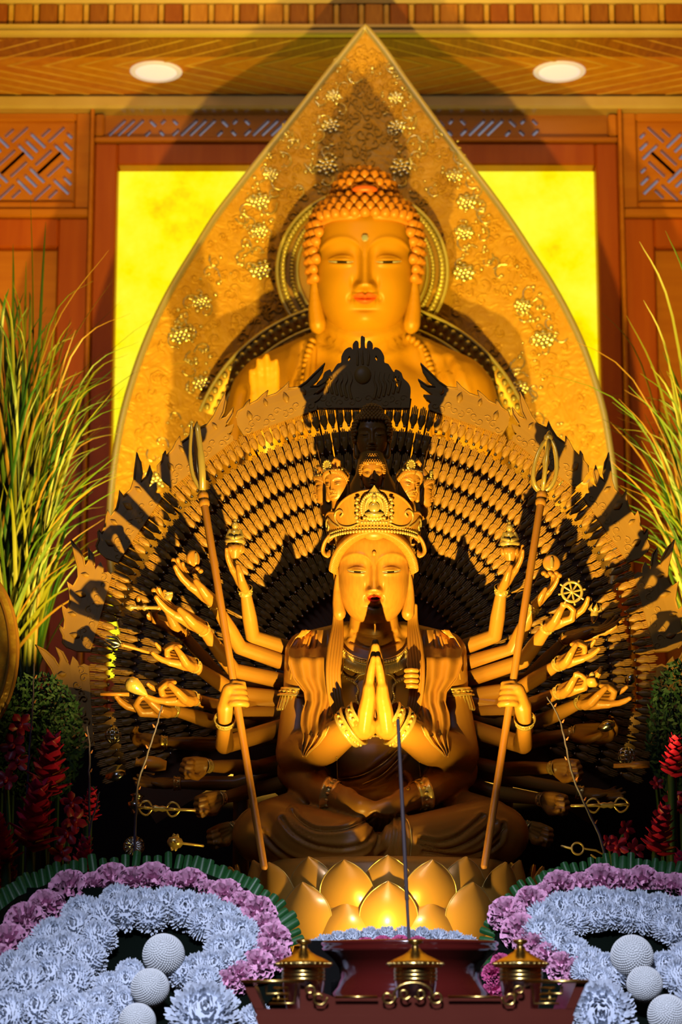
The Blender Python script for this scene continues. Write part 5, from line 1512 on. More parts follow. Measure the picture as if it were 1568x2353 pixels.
# ---- staffs
M_SHAFT = mat('orange_staff_wood', (0.50, 0.19, 0.028), 0.36, col2=(0.56, 0.23, 0.035), scale=16, stretch=(3, 3, 0.4), coat=0.2)
for i, lab in ((0, 'slim orange wooden staff with upright gold blades held in the left fist'), (1, 'slim orange wooden staff with gold looped finial held in the right fist')):
    a, b = STAFFS[i]; q = qg
    top, bot = gp(*a), gp(*b)
    st = thing('staff', bot, lab, 'staff', 'tall staffs held by the statue')
    mb = MB(); mb.tube([bot, top], [8.0 * q, 8.8 * q], 14); build(mb, 'shaft', M_SHAFT, st)
    ax = (top - bot).normalized(); M = ax.to_track_quat('Z', 'Y').to_matrix()
    mb = MB(); mb.lathe([(8 * q, -4 * q), (12 * q, 0), (13 * q, 8 * q), (11 * q, 13 * q), (9 * q, 15 * q), (12 * q, 19 * q), (13 * q, 28 * q), (10 * q, 34 * q), (0.1 * q, 36 * q)], 18, top - ax * 2 * q, M); build(mb, 'collar', M_STATUE, st)
    base = top + ax * 34 * q
    if i == 0:
        # upright blades seen nearly edge on
        up = Vector((-0.10, 0.0, 1.0)).normalized()
        for k, (dx, dy, h, w) in enumerate(((-16, 0.0, 165, 5), (4, -0.012, 160, 7), (-6, 0.02, 150, 5))):
            mb = MB(); L = [base, base + Vector((dx * 1.1 * q, dy, 0)) + up * 40 * q, base + Vector((dx * 1.25 * q, dy * 1.3, 0)) + up * 95 * q, base + Vector((dx * 0.6 * q, dy, 0)) + up * h * q]
            mb.tube([Vector(v) for v in smooth_line(L, 5)], [4 * q] + [w * q * 1.2] * 9 + [w * q] * 5 + [1.0 * q], 10, flat=0.8); build(mb, 'blade', M_GOLDS, st)
    else:
        up = Vector((0.13, 0.0, 1.0)).normalized(); side0 = Vector((1, 0, 0))
        for k in range(3):
            mb = MB(); an = 0.5 + k * PI / 3
            sd = Vector((math.cos(an), math.sin(an), 0)); pts = []
            for j in range(28):
                t = 2 * PI * j / 28; hh = 62 - 62 * math.cos(t)
                w = 30 * math.sin(t) * (1.25 - 0.5 * hh / 124)
                pts.append(base + up * hh * q + sd * w * q)
            mb.tube(pts, 4.6 * q, 8, closed=True); build(mb, 'finial_loop', M_GOLDS, st)
        mb = MB(); mb.lathe([(3 * q, 0), (6 * q, 16 * q), (4 * q, 50 * q), (9 * q, 70 * q), (4 * q, 90 * q), (8 * q, 112 * q), (11 * q, 122 * q), (11 * q, 132 * q), (7 * q, 136 * q), (5 * q, 142 * q), (0.1 * q, 146 * q)], 14, base, up.to_track_quat('Z', 'Y').to_matrix()); build(mb, 'finial_spindle', M_GOLDS, st)
# ---- things carried in the hands
def held(name, px, py, d, label, cat='implement'):
    return thing(name, gp(px, py, d), label, cat)
q = qg
def seated(px, py, d, label):
    t = held('seated_figurine', px, py, d, label, 'figurine'); c = gp(px, py, d)
    mb = MB(); 
    for k in range(9):
        a = 2 * PI * k / 9; mb.ell(c + Vector((16 * q * math.cos(a), 12 * q * math.sin(a), -24 * q)), (8 * q, 6 * q, 11 * q), None, 8, 6)
    mb.lathe([(8 * q, -46 * q), (16 * q, -32 * q), (20 * q, -18 * q), (0.1 * q, -16 * q)], 14, c); build(mb, 'lotus_seat', M_STATUE, t)
    mb = MB(); mb.ell(c + Vector((0, 0, -6 * q)), (24 * q, 15 * q, 9 * q), None, 12, 8); mb.ell(c + Vector((0, 0, 9 * q)), (13 * q, 10 * q, 16 * q), None, 12, 8); mb.ell(c + Vector((0, 0, 31 * q)), (8 * q, 8 * q, 9.5 * q), None, 10, 8)
    for s in (-1, 1):
        mb.tube([c + Vector((s * 12 * q, 0, 18 * q)), c + Vector((s * 17 * q, -4 * q, 4 * q)), c + Vector((s * 4 * q, -13 * q, 0))], 4.5 * q, 7)
    mb.ell(c + Vector((0, 0, 42 * q)), (4 * q, 4 * q, 5 * q), None, 8, 6); build(mb, 'figure', M_GOLDS, t)
seated(540, 1238, -0.075, 'small gilded seated figurine on a lotus, raised on the upper left hand')
seated(1172, 1244, -0.075, 'small gilded seated figurine on a lotus, raised on the upper right hand')
def cloud_disc(px, py, d, label, R=20, yaw=0.0):
    t = held('sun_disc', px, py, d, label, 'disc'); c = gp(px, py, d); M = Matrix.Rotation(yaw, 3, 'Z') @ Matrix.Rotation(PI / 2, 3, 'X')
    mb = MB(); mb.lathe([(0.1 * q, 6 * q), (R * 0.8 * q, 6 * q), (R * q, 3 * q), (R * q, -3 * q), (R * 0.8 * q, -6 * q), (0.1 * q, -6 * q)], 28, c, M); build(mb, 'disc', M_STATUE, t)
    mb = MB(); f = Matrix.Rotation(yaw, 3, 'Z') @ Vector((0, -8 * q, 0)); mb.tube([c + f + Vector((0, 0, -10 * q)), c + f + Vector((0, 0, 0)), c + f + Vector((0, 0, 10 * q))], [4 * q, 5 * q, 3 * q], 8); build(mb, 'gilt_character_strip', M_GOLDS, t)
    mb = MB()
    for k in range(6):
        mb.ell(c + Vector(((-18 + 7 * k) * q, -3 * q, (-24 - 5 * (k % 2)) * q)), (7 * q, 7 * q, 6 * q), None, 8, 6)
    build(mb, 'cloud_base', M_STATUE, t)
cloud_disc(1268, 1294, -0.075, 'round wooden disc with a gold strip, held at the right above the wheel')
cloud_disc(444, 1284, -0.075, 'wooden disc turned edge on, held at the upper left beside the staff', yaw=0.9)
# wheel
t = held('dharma_wheel', 1315, 1360, -0.15, 'gold eight-spoked wheel held in the right hand below the round disc', 'wheel'); c = gp(1315, 1360, -0.15)
mb = MB(); mb.tube([c + Vector((22 * q * math.cos(a), 0, 22 * q * math.sin(a))) for a in np.linspace(0, 2 * PI, 28, endpoint=False)], 3.4 * q, 8, closed=True); build(mb, 'rim', M_GOLDS, t)
mb = MB(); mb.ell(c, (5.5 * q, 5 * q, 5.5 * q), None, 10, 8); build(mb, 'hub', M_GOLDS, t)
for k in range(8):
    a = k * PI / 4 + 0.2
    d = Vector((math.cos(a), 0, math.sin(a))); mb = MB(); mb.tube([c + d * 4 * q, c + d * 13 * q, c + d * 22 * q, c + d * 29 * q], [1.8 * q, 2.6 * q, 1.9 * q, 2.6 * q], 7); build(mb, 'spoke', M_GOLDS, t)
def lathe_item(name, px, py, d, prof, axis, m, label, cat, part, extra=None):
    t = held(name, px, py, d, label, cat); c = gp(px, py, d); M = Vector(axis).normalized().to_track_quat('Z', 'Y').to_matrix()
    mb = MB(); mb.lathe([(a * q, b * q) for a, b in prof], 18, c, M); build(mb, part, m, t)
    if extra: extra(t, c, M)
    return t
def petals_x(m, n, R, L):
    def f(t, c, M):
        for k in range(n):
            a = 2 * PI * k / n; mb = MB(); d = M @ Vector((math.cos(a), math.sin(a), 0)); z = M @ Vector((0, 0, 1))
            mb.tube([c, c + d * R * q + z * L * 0.4 * q, c + d * R * 0.7 * q + z * L * q], [2 * q, 6 * q, 0.8 * q], 8, up=d, flat=0.45); build(mb, 'petal', m, t)
    return f
M_SILVER = mat('silvery_gilding', (0.80, 0.80, 0.68), 0.2, 1.0)
lathe_item('lotus_bud', 282, 1482, -0.14, [(0.1, -62), (3.4, -60), (3.4, -4), (6, 0), (0.1, 3)], (-0.9, -0.1, 0.25), M_STATUE, 'silvery lotus bud on a short stem held out on the far left', 'lotus bud', 'stem', petals_x(M_SILVER, 6, 15, 40))
lathe_item('conch_shell', 312, 1578, -0.15, [(0.1, -34), (7, -24), (14, -8), (18, 8), (15, 18), (8, 24), (0.1, 26)], (-0.75, -0.2, 0.55), M_GOLD, 'gold conch shell held in the hand left of the staff fist', 'shell', 'shell_body')
lathe_item('wooden_rod', 262, 1595, -0.10, [(0.1, -34), (4.5, -34), (4.5, 30), (0.1, 30)], (-1, 0, 0.02), M_SHAFT, 'short orange wooden rod end beside the gold conch shell', 'rod', 'rod')
def box_x(t, c, M):
    mb = MB(); mb.box(c + Vector((0, 0, 8 * q)), (18 * q, 18 * q, 5 * q), bev=1 * q); build(mb, 'lid', M_GOLDS, t)
t = held('gilt_casket', 388, 1372, -0.15, 'small gilt casket on the third raised left hand', 'casket'); c = gp(388, 1372, -0.15)
mb = MB(); mb.box(c, (15 * q, 15 * q, 14 * q), Matrix.Rotation(0.4, 3, 'Y'), bev=1.5 * q); build(mb, 'casket_box', M_GOLDS, t); box_x(t, c, None)
lathe_item('gilt_rod', 318, 1396, -0.05, [(0.1, -44), (4, -44), (4, -20), (8, -14), (4, -8), (4, 10), (9, 16), (5, 24), (0.1, 30)], (-1, 0, 0.02), M_GOLD, 'dark gilt rod with knobs held by the shaded left hand', 'rod', 'rod')
def vase_x(t, c, M):
    z = M @ Vector((0, 0, 1)); mb = MB(); mb.tube([c + z * 14 * q, c + z * 18 * q + Vector((0, 0, -22 * q)), c - z * 8 * q + Vector((0, 0, -22 * q))], 3 * q, 7); build(mb, 'handle', M_STATUE, t)
lathe_item('water_vase', 345, 1754, -0.12, [(0.1, -36), (10, -36), (15, -20), (17, -4), (15, 12), (9, 20), (6, 26), (10, 32), (0.1, 33)], (-0.97, -0.1, 0.12), M_STATUE, 'brown water vase lying in the fist on the lower left', 'vase', 'vase_body', vase_x)
def prongs(m, n, R, L, z0):
    def f(t, c, M):
        for sg in (-1, 1):
            for k in range(n):
                a = 2 * PI * k / n; d = M @ Vector((math.cos(a), math.sin(a), 0)); z = (M @ Vector((0, 0, 1))) * sg; mb = MB()
                L_ = [c + z * z0 * q, c + z * (z0 + L * 0.35) * q + d * R * q, c + z * (z0 + L * 0.75) * q + d * R * 0.8 * q, c + z * (z0 + L) * q]
                mb.tube([Vector(v) for v in smooth_line(L_, 3)], 2.4 * q, 6); build(mb, 'prong', m, t)
    return f
lathe_item('vajra', 1396, 1850, -0.10, [(0.1, -82), (3.4, -80), (3.4, -22), (4, -18), (7, -8), (5, 0), (8, 8), (4, 18), (0.1, 20)], (1, 0, 0.02), M_GOLDS, 'gold pronged vajra held out on the lower right', 'vajra', 'grip', prongs(M_GOLDS, 4, 15, 34, 14))
lathe_item('vajra', 366, 1858, -0.10, [(0.1, -82), (3.4, -80), (3.4, -22), (4, -18), (7, -8), (5, 0), (8, 8), (4, 18), (0.1, 20)], (-1, 0, 0.05), M_GOLDS, 'gold pronged vajra in the dark on the lower left', 'vajra', 'grip', prongs(M_GOLDS, 4, 15, 32, 14))
lathe_item('gilt_knot', 402, 1936, -0.08, [(0.1, -66), (3, -64), (3, -18), (10, -14), (16, 0), (10, 14), (0.1, 18)], (-1, 0, 0.12), M_GOLD, 'gold ball shaped knot in the lowest left fist', 'knot', 'knot', prongs(M_GOLD, 5, 18, 8, 0))
def lattice_ball(px, py, d, label, R):
    t = held('lattice_ball', px, py, d, label, 'ball'); c = gp(px, py, d); mb = MB()
    for k in range(5):
        a = k * PI / 5; n = Vector((math.cos(a), math.sin(a), 0)); mb.tube([c + n * (R * q * math.cos(u)) + Vector((0, 0, R * q * math.sin(u))) for u in np.linspace(0, 2 * PI, 18, endpoint=False)], 1.9 * q, 6, closed=True)
    for z in (-0.5, 0, 0.5):
        rr = math.sqrt(1 - z * z) * R * q; mb.tube([c + Vector((rr * math.cos(u), rr * math.sin(u), z * R * q)) for u in np.linspace(0, 2 * PI, 18, endpoint=False)], 1.9 * q, 6, closed=True)
    build(mb, 'lattice', M_SILVER, t); mb = MB(); mb.ell(c, R * 0.55 * q, None, 10, 8); build(mb, 'core', M_GOLD, t)
lattice_ball(260, 1690, -0.02, 'silvery lattice ball on the far left beside the ginger flowers', 17)
lattice_ball(1441, 1737, -0.06, 'silvery lattice ball on the far right above the sheathed rod', 19)
lathe_item('sheathed_rod', 1462, 1758, -0.08, [(0.1, -50), (5, -50), (5, -10), (8, -8), (8, 30), (0.1, 31)], (1, 0, 0.04), M_SHAFT, 'orange sheathed rod held out on the right below the lattice ball', 'rod', 'sheath')
lathe_item('lotus_bud', 1367, 1410, -0.06, [(0.1, -24), (4, -20), (9, -8), (9, 4), (4, 14), (0.1, 18)], (0.2, 0, 1), M_GOLD, 'gold lotus bud on the shaded right hand beside the wheel', 'lotus bud', 'bud', petals_x(M_GOLD, 6, 15, 22))
def cup_x(t, c, M):
    mb = MB(); mb.ell(c + Vector((0, 0, 12 * q)), (7 * q, 7 * q, 9 * q), None, 10, 8); build(mb, 'jewel', M_GOLDS, t)
lathe_item('alms_cup', 1362, 1566, -0.165, [(0.1, -12), (8, -12), (14, -4), (15, 4), (12, 8), (11, 4), (0.1, 2)], (0, 0, 1), M_STATUE, 'small wooden cup with gold jewel in the pinching right hand', 'cup', 'cup_body', cup_x)
lathe_item('ribbed_shell', 1396, 1668, -0.05, [(0.1, -24), (8, -18), (13, -6), (13, 6), (8, 14), (0.1, 18)], (0.8, -0.3, 0.3), M_SILVER, 'silvery ribbed shell in the shaded right hand', 'shell', 'shell_body')
t = held('gilt_ring', 1328, 1950, -0.09, 'gold ring in the dark at the lowest right fist', 'ring'); c = gp(1328, 1950, -0.09)
mb = MB(); mb.tube([c + Vector((13 * q * math.cos(a), 3 * q * math.sin(a), 13 * q * math.sin(a))) for a in np.linspace(0, 2 * PI, 22, endpoint=False)], 2.6 * q, 7, closed=True); build(mb, 'hoop', M_GOLDS, t)
mb = MB(); mb.tube([c + Vector((-34 * q, 0.004, 6 * q)), c + Vector((-13 * q, 0, 0))], 3 * q, 7); build(mb, 'grip', M_GOLDS, t)
mb = MB(); mb.tube([c + Vector((13 * q, 0, 0)), c + Vector((40 * q, 0, -4 * q)), c + Vector((62 * q, 0, -16 * q)), c + Vector((44 * q, 0, -24 * q)), c + Vector((30 * q, 0, -14 * q))], 2.4 * q, 7); build(mb, 'cord_loop', M_GOLDS, t)
lathe_item('spiked_star', 308, 1945, 0.04, [(0.1, -6), (6, -4), (7, 2), (0.1, 6)], (0, -1, 0.2), M_SILVER, 'silvery spiked star low on the dark left side', 'star', 'boss', petals_x(M_SILVER, 12, 24, 4))
lathe_item('gilt_banner', 314, 1846, 0.03, [(0.1, -26), (12, -24), (12, -14), (20, -10), (20, 0), (12, 4), (12, 14), (18, 18), (0.1, 26)], (0.1, 0, 1), M_SILVER, 'silvery tiered banner top beside the lower left vajra', 'banner', 'tiers')
lathe_item('silver_fan', 268, 1780, 0.05, [(0.1, -4), (20, -2), (26, 6), (0.1, 10)], (-0.3, -0.6, 0.6), M_SILVER, 'silvery shallow bowl low on the far left of the statue', 'bowl', 'bowl_body')
lathe_item('silver_shell', 1448, 1562, -0.03, [(0.1, -16), (9, -8), (12, 2), (7, 12), (0.1, 16)], (0.5, -0.3, 0.8), M_SILVER, 'silvery twisted shell beyond the fingers of the right hand with a cup', 'shell', 'shell_body')
# ================================================================== plants and flowers
M_WHITE = mat('white_chrysanthemum', (0.66, 0.75, 0.90), 0.6, sss=0.0)
M_WHITE2 = mat('white_ball_chrysanthemum', (0.72, 0.77, 0.80), 0.65)
M_PINK = mat('pink_carnation', (0.95, 0.38, 0.66), 0.6, col2=(0.96, 0.54, 0.76), scale=30)
M_PINK2 = mat('deep_pink_carnation', (0.72, 0.09, 0.28), 0.6, col2=(0.80, 0.16, 0.38), scale=30)
M_LEAF = mat('folded_green_leaf', (0.010, 0.075, 0.016), 0.42, col2=(0.018, 0.12, 0.025), scale=14)
M_FOAM = mat('dark_floral_foam', (0.003, 0.006, 0.004), 0.9, spec=0.05)
def pt_on(k, n, zmin):
    z = 1 - (k + 0.5) / n * (1 - zmin); r = math.sqrt(max(0, 1 - z * z)); a = k * 2.399963
    return Vector((r * math.cos(a), r * math.sin(a), z))
def mum_mesh(seed, n=290, wid=0.052, zmin=-0.25, mi=None):
    rs = random.Random(seed); mb = MB()
    for k in range(n):
        d = pt_on(k, n, zmin); up = Vector((0, 0, 1))
        side = d.cross(up); side = side.normalized() if side.length > 0.05 else Vector((1, 0, 0))
        nn = side.cross(d).normalized()
        L = rs.uniform(0.88, 1.06); cu = rs.uniform(0.05, 0.22); tw = rs.uniform(-0.4, 0.4); w = wid * rs.uniform(0.8, 1.2)
        sd = (side * math.cos(tw) + nn * math.sin(tw)); A = []
        for t, ww in ((0.5, 0.6), (0.72, 1.0), (0.9, 1.0), (1.0, 0.35)):
            c = d * (L * t) + nn * (cu * t * t)
            A.append([c - sd * w * ww - nn * 0.02, c + nn * -0.045 * ww, c + sd * w * ww - nn * 0.02])
        mb.grid(np.array([[list(p) for p in r] for r in A]))
    mb.ell((0, 0, 0), 0.80, None, 12, 9)
    return mb.mesh('chrysanthemum', True, [M_WHITE])
def carnation_mesh(seed, m):
    rs = random.Random(seed); mb = MB(); n = 58
    for k in range(n):
        d = pt_on(k, n, -0.1); up = Vector((0, 0, 1))
        side = d.cross(up); side = side.normalized() if side.length > 0.05 else Vector((1, 0, 0)); nn = side.cross(d).normalized()
        tw = rs.uniform(-1.2, 1.2); sd = side * math.cos(tw) + nn * math.sin(tw); n2 = sd.cross(d)
        A = []; ph = rs.uniform(0, 6)
        for t in (0.35, 0.7, 0.9, 1.0):
            row = []
            for j in range(6):
                u = -1 + 2 * j / 5
                c = d * (t * rs.uniform(0.95, 1.04) * (1 - 0.10 * u * u)) + sd * (u * 0.30 * t) + n2 * (0.085 * t * t * math.sin(u * 5.5 + ph) + rs.uniform(-0.03, 0.03) * t)
                row.append(list(c))
            A.append(row)
        mb.grid(np.array(A))
    mb.ell((0, 0, 0), 0.55, None, 10, 8)
    return mb.mesh('carnation', True, [m])
def ball_mesh():
    mb = MB(); n = 900
    for k in range(n):
        d = pt_on(k, n, -1.0); mb.ell(d * 0.95, (0.058, 0.058, 0.055), d.to_track_quat('Z', 'Y').to_matrix(), 6, 4)
    mb.ell((0, 0, 0), 0.94, None, 20, 14)
    return mb.mesh('ball_chrysanthemum', True, [M_WHITE2])
def leaf_mesh():
    mb = MB(); A = []
    for v, w in ((0, 0.40), (0.35, 0.52), (0.7, 0.54), (0.95, 0.52), (1.0, 0.44)):
        A.append([(-w, 0.10 * v, v), (-w * 0.5, -0.06, v), (0, -0.14, v), (w * 0.5, -0.06, v), (w, 0.10 * v, v)])
    A = np.array(A); mb.grid(A); mb.grid(A + np.array([0, 0.03, 0]), flip=True)
    return mb.mesh('leaf', True, [M_LEAF])
MUMS = [mum_mesh(i) for i in range(4)]
CARN = [carnation_mesh(i, M_PINK) for i in range(3)]; CARD = [carnation_mesh(9, M_PINK2)]
BALL = ball_mesh(); LEAF = leaf_mesh(); BIGM = mum_mesh(77, 300, 0.06, 0.0)
rf = random.Random(3)
def DF(y):
    return 2.46 + (2353 - y) / 350.0 * 0.27
def put(name, me, parent, x, y, r, D, ax=None):
    p = P(x, y, D)
    ax = Vector(ax) if ax is not None else Vector((0, -1, 0.55))
    ax = (ax.normalized() + Vector((rf.uniform(-0.25, 0.25), rf.uniform(-0.2, 0.2), rf.uniform(-0.25, 0.25)))).normalized()
    M = Matrix.Translation(p) @ ax.to_track_quat('Z', 'Y').to_matrix().to_4x4() @ Matrix.Rotation(rf.uniform(0, 6.28), 4, 'Z') @ Matrix.Scale(r * mpp(D, y), 4)
    return inst(name, me, parent, M)
def foam(parent, pts, thick=0.05):
    """dark wet foam behind the blossoms, slanted like the arrangement"""
    mb = MB(); c = np.mean(pts, 0); V = []
    n = len(pts)
    fr = [P(x, y, DF(y) + 0.035) for x, y in pts]; bk = [p + Vector((0, thick, 0)) for p in fr]
    lo = [Vector((p.x, p.y, p.z)) for p in bk]
    tri = tessellate_polygon([[Vector((p[0], -p[1], 0)) for p in pts]])
    fs = [tuple(t) for t in tri] + [tuple(i + n for i in reversed(t)) for t in tri] + [(i, (i + 1) % n, (i + 1) % n + n, i + n) for i in range(n)]
    mb.add([v[:] for v in fr + bk], fs); build(mb, 'foam_base', M_FOAM, parent, smooth=False)
    xs = [p.x for p in bk]; zm = max(p.z for p in bk) - 0.03
    mb = MB(); mb.box(((min(xs) + max(xs)) / 2, 2.72, (Z_FRONT + zm) / 2 + 0.001), ((max(xs) - min(xs)) * 0.7, 0.06, zm - Z_FRONT - 0.001)); build(mb, 'foam_support', M_FOAM, parent, smooth=False)
def leaf_rim(parent, pts, w=17, h=48, step=14):
    L = smooth_line(pts, 10); acc = step; n = len(L)
    for i in range(n - 1):
        acc += np.linalg.norm(L[i + 1] - L[i])
        if acc < step: continue
        acc = 0
        t = L[i + 1] - L[i]; t = t / np.linalg.norm(t)
        no = Vector((-t[1] * -1, 0, -t[0] * -1))
        nrm = Vector((t[1], 0, t[0]))                     # outward (upwards on the arc)
        D = DF(L[i][1]) + 0.05
        up = (nrm + Vector((rf.uniform(-0.12, 0.12), 0.35 + rf.uniform(-0.15, 0.15), 0.1))).normalized()
        y = Vector((0, 1, 0)); y = (y - up * y.dot(up)).normalized(); x = y.cross(up)
        s = mpp(D, L[i][1]); M = Matrix((x, y, up)).transposed().to_4x4() @ Matrix.Diagonal((w * s * rf.uniform(0.85, 1.15), w * s * 1.4, h * s * rf.uniform(0.85, 1.15), 1))
        p = P(L[i][0], L[i][1], D) - up * (h * 0.45 * s)
        M.translation = p
        inst('leaf', LEAF, parent, M)
# --- left arrangement
fl_l = thing('flower_arrangement', Vector((P(300, 2300, 2.6).x, 2.6, Z_FRONT)), 'curved bank of white chrysanthemums edged with pink carnations left of the tray', 'flowers', 'altar flower arrangements')
foam(fl_l, [(-60, 2360), (-60, 2140), (40, 2060), (160, 2010), (300, 1990), (450, 1998), (560, 2040), (640, 2110), (672, 2190), (640, 2280), (560, 2360)])
leaf_rim(fl_l, [(-40, 2095), (20, 2062), (90, 2022), (180, 2000), (300, 1986), (420, 1990), (500, 2008), (570, 2040), (625, 2080), (660, 2125), (680, 2175)])
for x, y, r in ((-10, 2215, 52), (20, 2172, 54), (58, 2122, 54), (104, 2086, 46), (160, 2050, 55), (215, 2040, 40), (258, 2030, 52), (308, 2034, 46), (352, 2030, 54), (395, 2040, 40), (437, 2040, 50), (480, 2055, 36), (518, 2065, 50), (560, 2085, 42), (592, 2104, 50), (610, 2135, 42), (628, 2165, 48), (610, 2195, 46), (590, 2225, 48), (548, 2248, 46), (520, 2262, 38), (640, 2205, 36)):
    put('carnation', rf.choice(CARN), fl_l, x, y, r * 0.95, DF(y) + 0.01)
for x, y, r in ((20, 2340, 62), (-20, 2290, 60), (80, 2330, 58), (130, 2310, 58), (60, 2270, 60), (120, 2250, 58), (170, 2260, 54), (30, 2240, 56), (90, 2205, 58), (150, 2195, 56), (200, 2210, 50), (120, 2160, 52), (175, 2145, 54), (225, 2160, 48), (190, 2105, 50), (240, 2110, 50), (290, 2100, 52), (270, 2075, 46), (330, 2085, 48), (345, 2105, 46), (385, 2085, 50), (430, 2095, 50), (475, 2100, 48), (470, 2125, 42), (515, 2115, 46), (520, 2150, 50), (555, 2150, 46), (550, 2185, 48), (510, 2190, 46), (530, 2220, 44), (490, 2228, 46), (455, 2232, 44), (420, 2238, 40), (470, 2258, 42), (180, 2330, 50), (150, 2350, 50), (230, 2350, 46), (260, 2300, 44), (290, 2262, 42), (250, 2270, 40), (300, 2240, 38), (225, 2310, 42), (285, 2310, 40)):
    put('chrysanthemum', rf.choice(MUMS), fl_l, x, y, r, DF(y) - 0.004)
put('chrysanthemum', BIGM, fl_l, 470, 2345, 92, DF(2330) - 0.03, (0, -1, 0.3)); put('chrysanthemum', MUMS[1], fl_l, 590, 2350, 46, DF(2350))
for x, y, r in ((376, 2194, 49), (345, 2270, 45), (316, 2348, 43)):
    put('ball_chrysanthemum', BALL, fl_l, x, y, r, DF(y) - 0.045)
# --- right arrangement
fl_r = thing('flower_arrangement', Vector((P(1400, 2300, 2.6).x, 2.6, Z_FRONT)), 'curved bank of white chrysanthemums edged with pink carnations right of the tray', 'flowers', 'altar flower arrangements')
foam(fl_r, [(1640, 2360), (1640, 2060), (1500, 1998), (1380, 1994), (1280, 2010), (1200, 2050), (1150, 2110), (1130, 2190), (1180, 2270), (1280, 2360)])
leaf_rim(fl_r, [(1135, 2230), (1126, 2180), (1132, 2135), (1165, 2085), (1215, 2045), (1280, 2014), (1370, 1994), (1460, 1992), (1550, 2006), (1630, 2036)])
for x, y, r in ((1165, 2104, 48), (1196, 2145, 50), (1222, 2078, 46), (1255, 2060, 36), (1287, 2044, 48), (1335, 2040, 40), (1384, 2034, 54), (1430, 2036, 44), (1478, 2034, 50), (1520, 2044, 42), (1552, 2048, 46), (1600, 2060, 46), (1182, 2120, 36), (1235, 2180, 44), (1262, 2200, 42), (1293, 2225, 42), (1326, 2236, 40), (1215, 2165, 40)):
    put('carnation', rf.choice(CARN), fl_r, x, y, r * 0.95, DF(y) + 0.01)
for x, y, r in ((1250, 2115, 46), (1245, 2150, 48), (1290, 2095, 48), (1275, 2135, 48), (1335, 2088, 48), (1380, 2084, 48), (1320, 2120, 40), (1425, 2088, 48), (1470, 2092, 48), (1515, 2100, 50), (1560, 2110, 52), (1590, 2150, 54), (1560, 2145, 44), (1285, 2175, 48), (1320, 2195, 44), (1355, 2215, 42), (1390, 2228, 42), (1415, 2240, 38), (1350, 2235, 40), (1530, 2225, 42), (1560, 2250, 46), (1575, 2210, 46), (1445, 2108, 40), (1400, 2108, 38), (1370, 2112, 36), (1480, 2115, 40), (1535, 2130, 42), (1380, 2258, 38), (1600, 2300, 50)):
    put('chrysanthemum', rf.choice(MUMS), fl_r, x, y, r, DF(y) - 0.004)
for x, y, r in ((1136, 2240, 30), (1132, 2285, 30), (1152, 2215, 26)):
    put('carnation', CARD[0], fl_r, x, y, r, 2.60)
put('chrysanthemum', BIGM, fl_r, 1385, 2335, 84, DF(2330) - 0.03, (0, -1, 0.3))
for x, y, r in ((1453, 2198, 50), (1482, 2262, 42), (1535, 2332, 47)):
    put('ball_chrysanthemum', BALL, fl_r, x, y, r, DF(y) - 0.045)
# --- low garland in front of the lotus
fl_c = thing('flower_garland', Vector((P(905, 2250, 2.66).x, 2.66, Z_FRONT)), 'low garland of white chrysanthemums with deep pink carnations behind the incense burner', 'flowers')
mb = MB(); mb.box(Vector((P(905, 2250, 2.68).x, 2.70, (Z_FRONT + P(905, 2185, 2.68).z) / 2)), (0.22, 0.06, P(905, 2185, 2.68).z - Z_FRONT)); build(mb, 'foam_base', M_FOAM, fl_c, smooth=False)
for x, y, r in ((722, 2188, 30), (746, 2176, 30), (778, 2168, 30), (812, 2163, 30), (850, 2159, 30), (890, 2157, 30), (930, 2157, 30), (970, 2159, 30), (1008, 2163, 30), (1044, 2168, 30), (1076, 2178, 30), (738, 2215, 32), (738, 2255, 32)):
    put('chrysanthemum', rf.choice(MUMS), fl_c, x, y, r, 2.69, (0, -0.6, 1))
for x, y, r in ((800, 2188, 28), (840, 2181, 28), (880, 2177, 28), (920, 2176, 28), (960, 2178, 28), (1000, 2184, 26), (760, 2205, 28), (772, 2240, 28), (770, 2278, 28)):
    put('carnation', CARD[0], fl_c, x, y, r, 2.655, (0, -0.8, 0.8))
